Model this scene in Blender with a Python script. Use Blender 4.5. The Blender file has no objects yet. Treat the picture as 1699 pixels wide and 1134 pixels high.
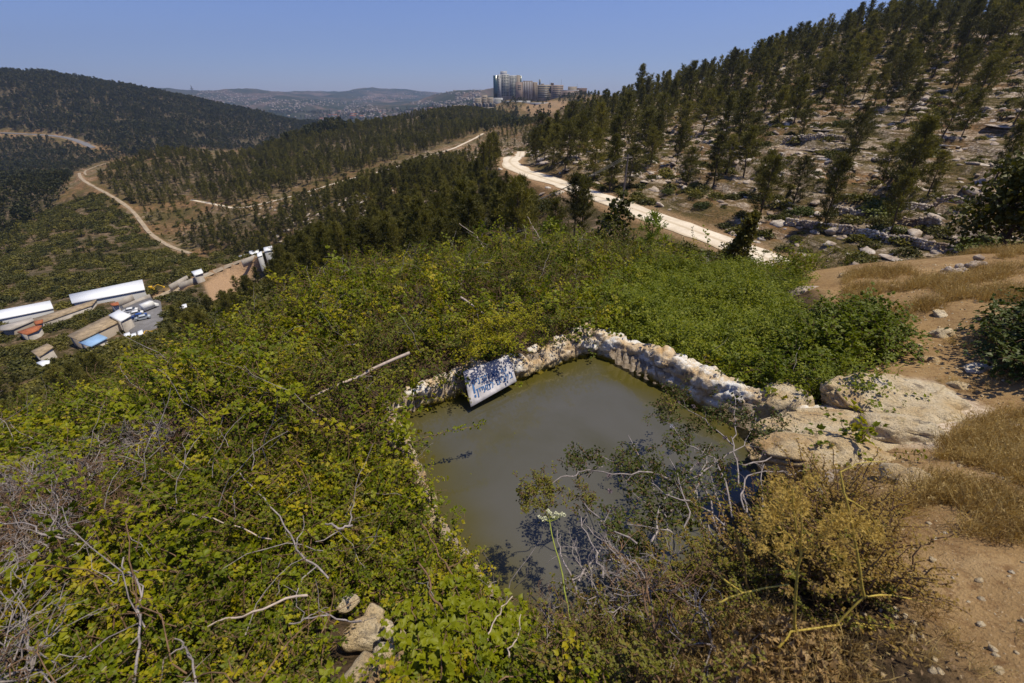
import bpy, math, random
import numpy as np
from mathutils import Vector, Matrix
R = math.radians
rng = np.random.default_rng(7)
random.seed(7)
scene = bpy.context.scene

# ------------------------------------------------------------------ camera, sky, sun, exposure
W0, H0, FP = 1699.0, 1134.0, 720.0           # photograph size and focal length in its pixels
PITCH = R(30.1)
cam_d = bpy.data.cameras.new('camera')
cam_d.sensor_width = 36.0
cam_d.lens = 36.0 * FP / W0
cam_d.clip_start = 0.05
cam_d.clip_end = 30000
cam_d.dof.use_dof = True
cam_d.dof.focus_distance = 7.0
cam_d.dof.aperture_fstop = 3.2
cam = bpy.data.objects.new('camera', cam_d)
scene.collection.objects.link(cam)
cam.location = (0, 0, 0)
cam.rotation_euler = (math.pi/2 - PITCH, 0, 0)
scene.camera = cam

SUN_EL, SUN_AZ = R(69), R(88)                 # azimuth clockwise from +Y
sun_dir = Vector((math.sin(SUN_AZ)*math.cos(SUN_EL), math.cos(SUN_AZ)*math.cos(SUN_EL), math.sin(SUN_EL)))
world = bpy.data.worlds.new('World'); scene.world = world
world.use_nodes = True
wn = world.node_tree; wn.nodes.clear()
sky = wn.nodes.new('ShaderNodeTexSky'); sky.sky_type = 'NISHITA'; sky.sun_disc = False
sky.sun_elevation = SUN_EL; sky.sun_rotation = SUN_AZ
sky.altitude = 700; sky.air_density = 1.0; sky.dust_density = 0.3; sky.ozone_density = 5.0
bg = wn.nodes.new('ShaderNodeBackground'); bg.inputs[1].default_value = 0.076
wo = wn.nodes.new('ShaderNodeOutputWorld')
tint = wn.nodes.new('ShaderNodeMix'); tint.data_type = 'RGBA'; tint.blend_type = 'MULTIPLY'; tint.inputs[0].default_value = 1.0
tint.inputs[7].default_value = (.92, .97, 1.42, 1)
wn.links.new(sky.outputs[0], tint.inputs[6]); wn.links.new(tint.outputs[2], bg.inputs[0]); wn.links.new(bg.outputs[0], wo.inputs[0])
sl = bpy.data.lights.new('sun', 'SUN'); sl.energy = 5.0; sl.angle = R(0.5); sl.color = (1.0, 0.91, 0.72)
so = bpy.data.objects.new('sun', sl); scene.collection.objects.link(so)
so.rotation_euler = sun_dir.to_track_quat('Z', 'Y').to_euler()
scene.view_settings.view_transform = 'Standard'
scene.view_settings.look = 'None'
scene.view_settings.exposure = 0.08
scene.view_settings.gamma = 1.0
scene.cycles.max_bounces = 5
scene.cycles.diffuse_bounces = 2
scene.cycles.glossy_bounces = 2
scene.cycles.transmission_bounces = 3
scene.cycles.transparent_max_bounces = 4
scene.cycles.volume_bounces = 0

# ------------------------------------------------------------------ pixel <-> world
CF = (math.cos(PITCH), -math.sin(PITCH)); CU = (math.sin(PITCH), math.cos(PITCH))
def ray(px, py):
    u = (np.asarray(px, float) - W0/2) / FP; v = (H0/2 - np.asarray(py, float)) / FP
    return np.stack([u, CF[0] + v*CU[0], CF[1] + v*CU[1]], -1)
def P(px, py, t): return ray(px, py) * t
def PZ(px, py, z):
    d = ray(px, py); return d * (z / d[2])
def project(p):
    p = np.asarray(p, float)
    f = p[..., 1]*CF[0] + p[..., 2]*CF[1]; up = p[..., 1]*CU[0] + p[..., 2]*CU[1]
    f = np.where(f > 1e-3, f, 1e-3)
    return W0/2 + FP*p[..., 0]/f, H0/2 - FP*up/f, f

# ------------------------------------------------------------------ noise
def _h(ix, iy, iz, seed):
    n = (ix.astype(np.int64)*374761393 + iy.astype(np.int64)*668265263 + iz.astype(np.int64)*2147483647 + seed*1442695041) & 0xffffffff
    n = ((n ^ (n >> 13)) * 1274126177) & 0xffffffff
    n = ((n ^ (n >> 16)) * 2246822519) & 0xffffffff
    return (n ^ (n >> 15)) / 4294967295.0
def vnoise(x, y, z=0.0, seed=0):
    x, y, z = np.broadcast_arrays(np.asarray(x, float), np.asarray(y, float), np.asarray(z, float))
    ix, iy, iz = np.floor(x), np.floor(y), np.floor(z)
    fx, fy, fz = x-ix, y-iy, z-iz
    fx, fy, fz = fx*fx*(3-2*fx), fy*fy*(3-2*fy), fz*fz*(3-2*fz)
    o = 0
    for a in (0, 1):
        for b in (0, 1):
            for c in (0, 1):
                o = o + _h(ix+a, iy+b, iz+c, seed)*(fx if a else 1-fx)*(fy if b else 1-fy)*(fz if c else 1-fz)
    return o*2-1
def fbm(x, y, z=0.0, oct=4, seed=0, gain=.5):
    s, a = 0, 1.0
    for k in range(oct):
        s = s + a*vnoise(x*2**k, y*2**k, np.asarray(z, float)*2**k, seed+k*17); a *= gain
    return s
def sstep(a, b, x):
    t = np.clip((x-a)/(b-a), 0, 1); return t*t*(3-2*t)

# ------------------------------------------------------------------ mesh helpers
def new_mesh(name, verts, faces_list, mats=(), midx=None, smooth=False, attrs=None):
    """faces_list: list of integer arrays (n,k)"""
    me = bpy.data.meshes.new(name)
    verts = np.asarray(verts, np.float32)
    me.vertices.add(len(verts)); me.vertices.foreach_set('co', verts.ravel())
    fl = [np.asarray(f, np.int32) for f in faces_list if len(f)]
    loops = np.concatenate([f.ravel() for f in fl]) if fl else np.zeros(0, np.int32)
    tot = np.concatenate([np.full(len(f), f.shape[1], np.int32) for f in fl]) if fl else np.zeros(0, np.int32)
    start = np.concatenate([[0], np.cumsum(tot)[:-1]]).astype(np.int32) if len(tot) else tot
    me.loops.add(len(loops)); me.loops.foreach_set('vertex_index', loops)
    me.polygons.add(len(tot)); me.polygons.foreach_set('loop_start', start); me.polygons.foreach_set('loop_total', tot)
    if midx is not None: me.polygons.foreach_set('material_index', np.asarray(midx, np.int32))
    if smooth: me.polygons.foreach_set('use_smooth', np.ones(len(tot), bool))
    for m in mats: me.materials.append(m)
    if attrs:
        for k, a in attrs.items():
            at = me.attributes.new(k, 'FLOAT', 'POINT'); at.data.foreach_set('value', np.asarray(a, np.float32))
    me.update(calc_edges=True)
    return me
class MB:
    def __init__(s): s.v = []; s.n = 0; s.f = {3: [], 4: []}
    def add(s, v, f):
        v = np.asarray(v, float).reshape(-1, 3); f = np.asarray(f, int)
        s.v.append(v); s.f[f.shape[1]].append(f + s.n); s.n += len(v)
    def mesh(s, name, mat, smooth=False):
        return new_mesh(name, np.concatenate(s.v) if s.v else np.zeros((0, 3)), [np.concatenate(s.f[k]) for k in (3, 4) if s.f[k]], [mat] if mat else [], smooth=smooth)
    def box(s, c, size, rz=0.0):
        c = np.asarray(c, float); h = np.asarray(size, float)/2
        v = np.array([[x, y, z] for x in (-1, 1) for y in (-1, 1) for z in (-1, 1)], float)*h
        cr, sr = math.cos(rz), math.sin(rz)
        v = np.stack([v[:, 0]*cr - v[:, 1]*sr, v[:, 0]*sr + v[:, 1]*cr, v[:, 2]], 1) + c
        s.add(v, [[0, 1, 3, 2], [4, 6, 7, 5], [0, 4, 5, 1], [2, 3, 7, 6], [0, 2, 6, 4], [1, 5, 7, 3]])
    def prism(s, poly, z0, z1):
        poly = np.asarray(poly, float)[:, :2]; n = len(poly)
        area = sum(poly[i][0]*poly[(i+1) % n][1]-poly[(i+1) % n][0]*poly[i][1] for i in range(n))
        if area < 0: poly = poly[::-1]
        z1 = np.broadcast_to(np.asarray(z1, float), (n,)); 
        v = np.concatenate([np.c_[poly, np.full(n, z0)], np.c_[poly, z1], [[*poly.mean(0), z1.mean()]]])
        s.add(v, [[i, (i+1) % n, n+(i+1) % n, n+i] for i in range(n)])
        s.f[3].append(np.array([[n+i, n+(i+1) % n, 2*n] for i in range(n)]) + s.n - len(v))
    def tube(s, pts, r0, r1=None, sides=4):
        pts = np.asarray(pts, float); n = len(pts); r1 = r0 if r1 is None else r1
        rr = np.linspace(r0, r1, n) if np.isscalar(r0) else np.asarray(r0)
        t = np.gradient(pts, axis=0); t /= np.linalg.norm(t, axis=1, keepdims=True)+1e-9
        ref = np.array([0, 0, 1.0]) if abs(t[:, 2]).mean() < .8 else np.array([1.0, 0, 0])
        a = np.cross(t, ref); a /= np.linalg.norm(a, axis=1, keepdims=True)+1e-9
        b = np.cross(t, a)
        ang = np.arange(sides)*2*math.pi/sides
        v = pts[:, None]+rr[:, None, None]*(np.cos(ang)[None, :, None]*a[:, None]+np.sin(ang)[None, :, None]*b[:, None])
        f = [[i*sides+j, i*sides+(j+1) % sides, (i+1)*sides+(j+1) % sides, (i+1)*sides+j] for i in range(n-1) for j in range(sides)]
        s.add(v.reshape(-1, 3), f)
def link(name, me, parent=None):
    o = bpy.data.objects.new(name, me); scene.collection.objects.link(o)
    if parent is not None: o.parent = parent
    return o
def tag(o, label=None, cat=None, group=None, kind=None):
    if label: o['label'] = label
    if cat: o['category'] = cat
    if group: o['group'] = group
    if kind: o['kind'] = kind
    return o
def thing(name, loc, label, cat, group=None, rz=0.0):
    o = bpy.data.objects.new(name, None); scene.collection.objects.link(o)
    o.location = loc; o.rotation_euler = (0, 0, rz); o.empty_display_size = .2
    return tag(o, label, cat, group)

# ------------------------------------------------------------------ materials
def mat(name): 
    m = bpy.data.materials.new(name); m.use_nodes = True
    return m, m.node_tree, m.node_tree.nodes['Principled BSDF']
def node(nt, typ, **kw):
    n = nt.nodes.new(typ)
    for k, v in kw.items():
        if k.startswith('i_'):
            key = k[2:]; key = int(key) if key.isdigit() else key
            n.inputs[key].default_value = v
        else: setattr(n, k, v)
    return n
def ramp(nt, fac, stops, interp='LINEAR'):
    n = nt.nodes.new('ShaderNodeValToRGB'); n.color_ramp.interpolation = interp
    e = n.color_ramp.elements
    while len(e) < len(stops): e.new(0.5)
    for i, (p, c) in enumerate(stops):
        e[i].position = p; e[i].color = (*c, 1) if len(c) == 3 else c
    nt.links.new(fac, n.inputs[0]); return n.outputs[0]
def mixc(nt, fac, a, b, mode='MIX'):
    n = nt.nodes.new('ShaderNodeMix'); n.data_type = 'RGBA'; n.blend_type = mode
    for s, v in ((n.inputs[0], fac), (n.inputs[6], a), (n.inputs[7], b)):
        if hasattr(v, 'is_output'): nt.links.new(v, s)
        elif isinstance(v, (int, float)): s.default_value = v
        else: s.default_value = (*v, 1)
    return n.outputs[2]
def noise(nt, vec, scale, detail=5, rough=.6, dist=0.0):
    n = node(nt, 'ShaderNodeTexNoise'); n.inputs['Scale'].default_value = scale; n.inputs['Detail'].default_value = detail
    n.inputs['Roughness'].default_value = rough; n.inputs['Distortion'].default_value = dist
    if vec is not None: nt.links.new(vec, n.inputs['Vector'])
    return n.outputs[0]
def mth(nt, op, a, b=None, c=None, clamp=False):
    n = nt.nodes.new('ShaderNodeMath'); n.operation = op; n.use_clamp = clamp
    for i, v in enumerate((a, b, c)):
        if v is None: continue
        if hasattr(v, 'is_output'): nt.links.new(v, n.inputs[i])
        else: n.inputs[i].default_value = v
    return n.outputs[0]
def mrange(nt, v, a, b, c=0.0, d=1.0):
    n = nt.nodes.new('ShaderNodeMapRange'); nt.links.new(v, n.inputs[0])
    for i, x in enumerate((a, b, c, d)): n.inputs[i+1].default_value = x
    return n.outputs[0]
def attr(nt, name, typ='GEOMETRY'):
    n = nt.nodes.new('ShaderNodeAttribute'); n.attribute_name = name; n.attribute_type = typ
    return n.outputs['Fac']
def bump(nt, bsdf, h, strength=.5, dist=.05):
    n = nt.nodes.new('ShaderNodeBump'); n.inputs['Strength'].default_value = strength; n.inputs['Distance'].default_value = dist
    nt.links.new(h, n.inputs['Height']); nt.links.new(n.outputs[0], bsdf.inputs['Normal'])

def flat(name, col, rough=.85, var=.15, scale=3.0, spec=.3, metal=0.0):
    m, nt, b = mat(name)
    tc = node(nt, 'ShaderNodeNewGeometry').outputs['Position']
    n = noise(nt, tc, scale, 6, .65)
    lo = tuple(c*(1-var*1.6) for c in col); hi = tuple(min(1, c*(1+var)) for c in col)
    nt.links.new(ramp(nt, n, [(.3, lo), (.7, hi)]), b.inputs['Base Color'])
    b.inputs['Roughness'].default_value = rough; b.inputs['Specular IOR Level'].default_value = spec; b.inputs['Metallic'].default_value = metal
    return m

def leafmat(name, stops, trans=.35, tcol=(1.25, 1.25, .5), rough=.5, spec=.25, noise_scale=.9):
    """leaf: colour varies per instance and over the plant; some light passes through"""
    m, nt, b = mat(name)
    oi = node(nt, 'ShaderNodeObjectInfo').outputs['Random']
    pos = node(nt, 'ShaderNodeNewGeometry').outputs['Position']
    n1 = noise(nt, pos, noise_scale, 3, .6)
    n2 = noise(nt, pos, noise_scale*14, 3, .6)
    f = mth(nt, 'ADD', mth(nt, 'MULTIPLY', oi, .5), mth(nt, 'ADD', mth(nt, 'MULTIPLY', n1, .35), mth(nt, 'MULTIPLY', n2, .35)))
    f = mrange(nt, f, .3, .9)
    c = ramp(nt, f, stops)
    nt.links.new(c, b.inputs['Base Color'])
    b.inputs['Roughness'].default_value = rough; b.inputs['Specular IOR Level'].default_value = spec
    tr = node(nt, 'ShaderNodeBsdfTranslucent')
    nt.links.new(mixc(nt, 1.0, c, tcol, 'MULTIPLY'), tr.inputs['Color'])
    mx = node(nt, 'ShaderNodeMixShader'); mx.inputs[0].default_value = trans
    nt.links.new(b.outputs[0], mx.inputs[1]); nt.links.new(tr.outputs[0], mx.inputs[2])
    nt.links.new(mx.outputs[0], nt.nodes['Material Output'].inputs['Surface'])
    return m

M = {}
M['bramble'] = leafmat('bramble_leaf', [(0, (.06, .085, .003)), (.35, (.14, .170, .003)), (.7, (.24, .25, .005)), (1, (.38, .30, .010))])
M['herb'] = leafmat('herb_leaf', [(0, (.08, .105, .004)), (.5, (.155, .185, .006)), (1, (.25, .25, .012))])
M['darkleaf'] = leafmat('dark_leaf', [(0, (.035, .05, .008)), (.6, (.07, .09, .012)), (1, (.13, .14, .02))], trans=.2)
M['pine'] = leafmat('pine_needle', [(0, (.055, .052, .012)), (.5, (.105, .098, .018)), (1, (.19, .165, .03))], trans=.3, noise_scale=.15, rough=.6)
M['pine_far'] = leafmat('far_pine_needle', [(0, (.028, .034, .012)), (.5, (.052, .056, .016)), (1, (.09, .08, .022))], trans=.2, noise_scale=.03, rough=.7)
M['scrub'] = leafmat('scrub_leaf', [(0, (.04, .044, .009)), (.5, (.085, .084, .012)), (1, (.15, .125, .022))], trans=.2, noise_scale=.3)
M['thicket'] = leafmat('thicket_leaf', [(0, (.045, .06, .004)), (.5, (.11, .13, .005)), (1, (.23, .215, .010))])
M['sapling'] = leafmat('sapling_needle', [(0, (.10, .15, .015)), (1, (.20, .25, .03))], trans=.3)
M['greyleaf'] = leafmat('grey_leaf', [(0, (.14, .19, .12)), (1, (.30, .36, .25))], trans=.2)
M['olive'] = leafmat('lentisk_leaf', [(0, (.05, .065, .008)), (.55, (.12, .13, .015)), (1, (.22, .16, .03))], trans=.3)
M['redleaf'] = leafmat('spurge_leaf', [(0, (.08, .08, .012)), (.45, (.17, .165, .018)), (.68, (.28, .13, .03)), (1, (.40, .28, .06))], trans=.3, noise_scale=3)
M['dryleaf'] = leafmat('dry_leaf', [(0, (.30, .19, .08)), (.5, (.48, .34, .17)), (1, (.62, .48, .28))], trans=.2, tcol=(1, .9, .6), noise_scale=6)
M['straw'] = leafmat('dry_grass', [(0, (.24, .15, .045)), (.5, (.44, .31, .11)), (1, (.60, .46, .20))], trans=.3, tcol=(1, .9, .6), noise_scale=2)
M['golden'] = leafmat('golden_leaf', [(0, (.26, .17, .04)), (.5, (.50, .35, .08)), (1, (.70, .52, .16))], trans=.35, tcol=(1, .9, .5), noise_scale=2)
M['yellowstem'] = flat('yellow_stem', (.50, .38, .07), .6, .2, 30)
M['greenstem'] = flat('green_stem', (.28, .32, .05), .6, .2, 30)
M['twig'] = flat('grey_twig', (.30, .26, .25), .85, .35, 25)
M['browntwig'] = flat('brown_twig', (.20, .12, .07), .85, .35, 25)
M['palestick'] = flat('bleached_wood', (.52, .42, .36), .8, .25, 20)
M['bark'] = flat('pine_bark', (.10, .07, .055), .95, .3, 3)
M['flower'] = flat('cream_petal', (.72, .72, .50), .6, .1, 40)
M['thistle'] = flat('dry_thistle_head', (.25, .19, .22), .9, .3, 60)
M['white'] = flat('white_sheet', (.78, .80, .84), .5, .05, .3)
M['whitepaint'] = flat('white_paint', (.72, .72, .72), .35, .04, 1)
M['tan'] = flat('tan_roof', (.34, .26, .17), .9, .3, .6)
M['redroof'] = flat('clay_tiles', (.36, .12, .05), .85, .25, 1.5)
M['blueroof'] = flat('blue_sheet', (.26, .42, .66), .6, .12, .4)
M['stonewall'] = flat('wall_plaster', (.40, .36, .32), .9, .2, .4)
M['dark'] = flat('dark_opening', (.03, .03, .035), .6, .2, 1)
M['asphalt'] = flat('asphalt', (.17, .165, .175), .9, .15, .6)
M['yellow'] = flat('yellow_paint', (.65, .40, .02), .45, .1, 1)
M['blue'] = flat('blue_car_paint', (.03, .08, .30), .3, .1, 1)
M['silver'] = flat('silver_car_paint', (.45, .50, .55), .3, .1, 1)
M['glass'] = flat('car_glass', (.02, .03, .04), .1, .1, 1, spec=.6)
M['tyre'] = flat('tyre', (.02, .02, .02), .8, .1, 5)
M['haze_white'] = flat('tower_fins', (.40, .40, .41), .7, .06, .05)
M['teal'] = flat('tower_glass', (.02, .055, .08), .25, .2, .08, spec=.6)
M['beige'] = flat('beige_stone', (.29, .245, .20), .9, .12, .08)
M['pinkstone'] = flat('pink_stone', (.27, .205, .175), .9, .12, .08)
M['brownstrip'] = flat('brown_cladding', (.11, .07, .06), .8, .15, .1)
M['bluegrey'] = flat('window_band', (.05, .065, .09), .4, .2, .1, spec=.5)
M['town'] = flat('town_stone', (.30, .25, .22), .9, .5, .02)
M['boltgrey'] = flat('weathered_pole', (.16, .14, .13), .9, .2, 3)
M['wire'] = flat('cable', (.10, .10, .10), .7, .1, 3)

def limestone():
    m, nt, b = mat('limestone')
    pos = node(nt, 'ShaderNodeNewGeometry').outputs['Position']
    n1 = noise(nt, pos, 2.2, 6, .65); n2 = noise(nt, pos, 9, 8, .7, .3); n3 = noise(nt, pos, 55, 5, .7)
    c = ramp(nt, n1, [(.30, (.44, .28, .13)), (.46, (.60, .46, .27)), (.62, (.70, .60, .44))])
    spots = ramp(nt, n2, [(.36, (1, 1, 1)), (.43, (0, 0, 0))])
    c = mixc(nt, mth(nt, 'MULTIPLY', spots, .75), c, (.12, .10, .085))
    c = mixc(nt, ramp(nt, n3, [(.35, (.55, .55, .55)), (.5, (0, 0, 0))]), c, (.20, .16, .12))
    nt.links.new(c, b.inputs['Base Color']); b.inputs['Roughness'].default_value = .92; b.inputs['Specular IOR Level'].default_value = .2
    h = mth(nt, 'ADD', n2, mth(nt, 'MULTIPLY', n3, .4))
    bump(nt, b, h, 1.0, .06)
    return m
M['limestone'] = limestone()
def poolwall():
    m, nt, b = mat('whitewashed_stone')
    g = node(nt, 'ShaderNodeNewGeometry'); pos = g.outputs['Position']
    sx = node(nt, 'ShaderNodeSeparateXYZ'); nt.links.new(pos, sx.inputs[0])
    n1 = noise(nt, pos, 3.5, 6, .65, .4); n2 = noise(nt, pos, 14, 8, .7, .3); n3 = noise(nt, pos, 60, 5, .7)
    c = ramp(nt, n1, [(.34, (.48, .32, .16)), (.49, (.60, .48, .33)), (.57, (.74, .70, .64)), (.70, (.73, .75, .78))])
    c = mixc(nt, ramp(nt, n2, [(.34, (.9, .9, .9)), (.44, (0, 0, 0))]), c, (.17, .14, .12))
    c = mixc(nt, ramp(nt, n3, [(.36, (.5, .5, .5)), (.5, (0, 0, 0))]), c, (.28, .23, .18))
    # algae line just above the water
    alg = mrange(nt, mth(nt, 'ADD', sx.outputs[2], mth(nt, 'MULTIPLY', n2, -.16)), -3.25, -3.14, 1, 0)
    c = mixc(nt, alg, c, (.20, .15, .012))
    nt.links.new(c, b.inputs['Base Color']); b.inputs['Roughness'].default_value = .9; b.inputs['Specular IOR Level'].default_value = .2
    bump(nt, b, mth(nt, 'ADD', n2, mth(nt, 'MULTIPLY', n3, .4)), .8, .03)
    return m
M['poolwall'] = poolwall()
def hillrock():
    m, nt, b = mat('hillside_limestone')
    pos = node(nt, 'ShaderNodeNewGeometry').outputs['Position']
    n1 = noise(nt, pos, .35, 6, .7, .3); n2 = noise(nt, pos, 2.5, 6, .7)
    c = ramp(nt, n1, [(.35, (.24, .17, .12)), (.5, (.42, .35, .29)), (.68, (.62, .56, .49))])
    c = mixc(nt, ramp(nt, n2, [(.36, (.8, .8, .8)), (.48, (0, 0, 0))]), c, (.10, .08, .07))
    nt.links.new(c, b.inputs['Base Color']); b.inputs['Roughness'].default_value = .95; b.inputs['Specular IOR Level'].default_value = .15
    bump(nt, b, n2, .8, .2)
    return m
M['hillrock'] = hillrock()
def water():
    m, nt, b = mat('murky_water')
    pos = node(nt, 'ShaderNodeNewGeometry').outputs['Position']
    n1 = noise(nt, pos, .7, 4, .55, .6); n2 = noise(nt, pos, 5, 4, .6)
    c = ramp(nt, n1, [(.35, (.066, .062, .038)), (.55, (.080, .076, .060)), (.75, (.088, .084, .072))])
    e = attr(nt, 'edge')
    c = mixc(nt, e, c, (.070, .060, .012))
    nt.links.new(c, b.inputs['Base Color']); b.inputs['Roughness'].default_value = .05; b.inputs['Specular IOR Level'].default_value = .5
    bump(nt, b, n2, .03, .02)
    return m
M['water'] = water()

def ground_mat(name, far=False):
    m, nt, b = mat(name)
    g = node(nt, 'ShaderNodeNewGeometry'); pos = g.outputs['Position']
    sx = node(nt, 'ShaderNodeSeparateXYZ'); nt.links.new(g.outputs['Normal'], sx.inputs[0])
    A = lambda k: attr(nt, k)
    # hillside: reddish soil, dry scrub, pale rock on the risers
    s1 = noise(nt, pos, .06, 6, .65, .2); s2 = noise(nt, pos, .45, 6, .7, .2); s3 = noise(nt, pos, 3.0, 5, .7)
    # strata: stretched noise gives the horizontal rock bands of terraced limestone
    mp = node(nt, 'ShaderNodeMapping'); nt.links.new(pos, mp.inputs[0]); mp.inputs['Scale'].default_value = (.10, .10, 2.2)
    st = noise(nt, mp.outputs[0], 1.0, 7, .65, .6)
    soil = ramp(nt, s2, [(.32, (.11, .06, .035)), (.5, (.25, .135, .07)), (.66, (.40, .22, .11)), (.8, (.40, .28, .18))])
    soil = mixc(nt, ramp(nt, s3, [(.4, (.7, .7, .7)), (.55, (0, 0, 0))]), soil, (.09, .075, .035))
    scrubc = ramp(nt, s3, [(.3, (.03, .034, .010)), (.7, (.13, .10, .035))])
    soil = mixc(nt, ramp(nt, s1, [(.40, (.25, .25, .25)), (.56, (.9, .9, .9))]), soil, scrubc)
    rockc = ramp(nt, s3, [(.35, (.13, .085, .055)), (.50, (.34, .26, .19)), (.68, (.64, .57, .48))])
    slope = mrange(nt, sx.outputs[2], .86, .68)
    rk = mth(nt, 'MAXIMUM', slope, mth(nt, 'MULTIPLY', ramp(nt, st, [(.47, (0, 0, 0)), (.56, (1, 1, 1))]), ramp(nt, s2, [(.40, (0, 0, 0)), (.52, (1, 1, 1))])))
    rk = mth(nt, 'MULTIPLY', rk, A('rock'), clamp=True)
    hill = mixc(nt, rk, soil, rockc)
    # forest floor
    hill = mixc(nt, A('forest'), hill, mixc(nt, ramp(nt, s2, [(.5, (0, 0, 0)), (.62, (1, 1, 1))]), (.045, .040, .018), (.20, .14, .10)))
    # bare orange cut and fields
    hill = mixc(nt, A('bare'), hill, ramp(nt, s3, [(.3, (.26, .15, .08)), (.6, (.45, .30, .18)), (.8, (.5, .42, .34))]))
    if far: bump(nt, b, mth(nt, 'ADD', mth(nt, 'MULTIPLY', s3, .5), mth(nt, 'ADD', s2, st)), 1.0, .55)
    if not far:
        d1 = noise(nt, pos, 1.3, 5, .6); d2 = noise(nt, pos, 18, 6, .7); d3 = noise(nt, pos, 90, 3, .6)
        dirt = ramp(nt, d1, [(.3, (.19, .118, .054)), (.55, (.30, .195, .092)), (.75, (.39, .275, .15))])
        dirt = mixc(nt, ramp(nt, d2, [(.36, (.75, .75, .75)), (.5, (0, 0, 0))]), dirt, (.15, .08, .035))
        dirt = mixc(nt, ramp(nt, d3, [(.62, (0, 0, 0)), (.72, (.7, .7, .7))]), dirt, (.55, .42, .28))
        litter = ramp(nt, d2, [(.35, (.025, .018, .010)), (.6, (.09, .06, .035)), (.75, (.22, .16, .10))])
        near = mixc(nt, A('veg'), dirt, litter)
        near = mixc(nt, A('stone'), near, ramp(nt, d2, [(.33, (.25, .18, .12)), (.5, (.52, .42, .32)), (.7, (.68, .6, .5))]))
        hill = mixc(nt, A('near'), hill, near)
        h = mth(nt, 'ADD', mth(nt, 'MULTIPLY', d2, .6), mth(nt, 'MULTIPLY', d3, .3))
        bump(nt, b, h, .8, .03)
    nt.links.new(hill, b.inputs['Base Color'])
    b.inputs['Roughness'].default_value = .95; b.inputs['Specular IOR Level'].default_value = .1
    return m
M['ground'] = ground_mat('ground_soil'); M['hill'] = ground_mat('hillside_soil', True)
def farhill():
    m, nt, b = mat('far_hill_cover')
    pos = node(nt, 'ShaderNodeNewGeometry').outputs['Position']
    s1 = noise(nt, pos, .0022, 7, .62, .3); s2 = noise(nt, pos, .02, 6, .7)
    c = ramp(nt, s1, [(.40, (.022, .030, .016)), (.50, (.045, .046, .03)), (.58, (.12, .085, .07)), (.70, (.20, .145, .12))])
    c = mixc(nt, ramp(nt, s2, [(.42, (.8, .8, .8)), (.52, (0, 0, 0))]), c, (.045, .05, .03))
    c = mixc(nt, attr(nt, 'forest'), c, (.030, .040, .020))
    nt.links.new(c, b.inputs['Base Color']); b.inputs['Roughness'].default_value = 1; b.inputs['Specular IOR Level'].default_value = 0
    return m
M['farhill'] = farhill()
def roadmat():
    m, nt, b = mat('white_chalk_track')
    pos = node(nt, 'ShaderNodeNewGeometry').outputs['Position']
    n1 = noise(nt, pos, .35, 6, .6); n2 = noise(nt, pos, 3, 5, .6)
    c = ramp(nt, n1, [(.3, (.52, .44, .34)), (.6, (.68, .60, .49))])
    c = mixc(nt, ramp(nt, n2, [(.35, (.4, .4, .4)), (.5, (0, 0, 0))]), c, (.42, .34, .25))
    ac = attr(nt, 'across')
    rut = ramp(nt, mth(nt, 'ADD', ac, mth(nt, 'MULTIPLY', n1, .12)), [(.0, (.6, .6, .6)), (.14, (0, 0, 0)), (.45, (0, 0, 0)), (.56, (.7, .7, .7)), (.66, (0, 0, 0)), (.95, (0, 0, 0)), (1, (.6, .6, .6))])
    c = mixc(nt, rut, c, (.40, .31, .20))
    nt.links.new(c, b.inputs['Base Color']); b.inputs['Roughness'].default_value = 1; b.inputs['Specular IOR Level'].default_value = .1
    return m
M['road'] = roadmat()
M['track'] = flat('earth_track', (.34, .27, .19), .95, .25, .4)

# ------------------------------------------------------------------ terrain heights
# near field: x, y, z of the bare ground round the spring
WATER_Z = -3.2
NEAR = np.array([
 (0,0,-1.6),(-.8,.2,-1.65),(0,-2,-1.5),(-2,-1,-1.7),(2,-1,-1.45),(-3,0,-2.0),(-1.6,.8,-2.05),(1.7,.8,-1.65),(2.9,.4,-1.5),(2.04,1.5,-1.9),(3.2,1.6,-1.85),
 (.5,.9,-2.15),(-.6,1.1,-2.42),(1.5,1.6,-2.2),(-.8,1.9,-2.88),(.3,1.25,-2.62),(-.3,1.6,-2.8),(-1.3,2.9,-2.95),(-2.2,2.4,-2.75),(-3.2,1.5,-2.5),(2.5,2.5,-2.55),(3.0,3.2,-2.72),(3.9,3.3,-2.6),(4.6,2.4,-2.2),(6,1.5,-1.7),
 (4.3,4.05,-2.72),(3.3,4.2,-2.95),(2.2,5.0,-3.15),(1.3,6.0,-3.15),(0,5.1,-2.95),(-.4,4.6,-2.9),(-1.8,3.9,-3.05),(-1.0,6.2,-3.3),
 (2.9,6.3,-3.45),(4.4,5.6,-3.2),(5.9,6.5,-3.05),(6.2,8.0,-3.35),(4.5,8.5,-3.9),(6.9,10.4,-4.15),(3.6,9.8,-4.0),(8.6,7.4,-2.85),(6.3,4.3,-2.3),(8,4,-1.7),(10,8.5,-2.85),(8.6,10.0,-3.7),(12,6,-2.0),(12,12,-4.4),
 (0,9.3,-3.5),(-3,8.0,-3.6),(-5.5,7.6,-4.5),(-4.8,4.1,-3.5),(-3,5.5,-3.3),(-7.5,4,-4.3),(-7,2,-3.6),(-5,0,-2.6),(-9,0,-4.0),(-10,6,-6.2),(-8,10,-7.2),(-3,12,-6.0),(1,12.5,-5.2),(6,14,-6.2),(10,16,-7.0),(-14,10,-12),(-14,3,-9),(-3,16,-9),(3,17,-8.5),
])
def F(px, py, t): return tuple(P(px, py, t))
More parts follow.
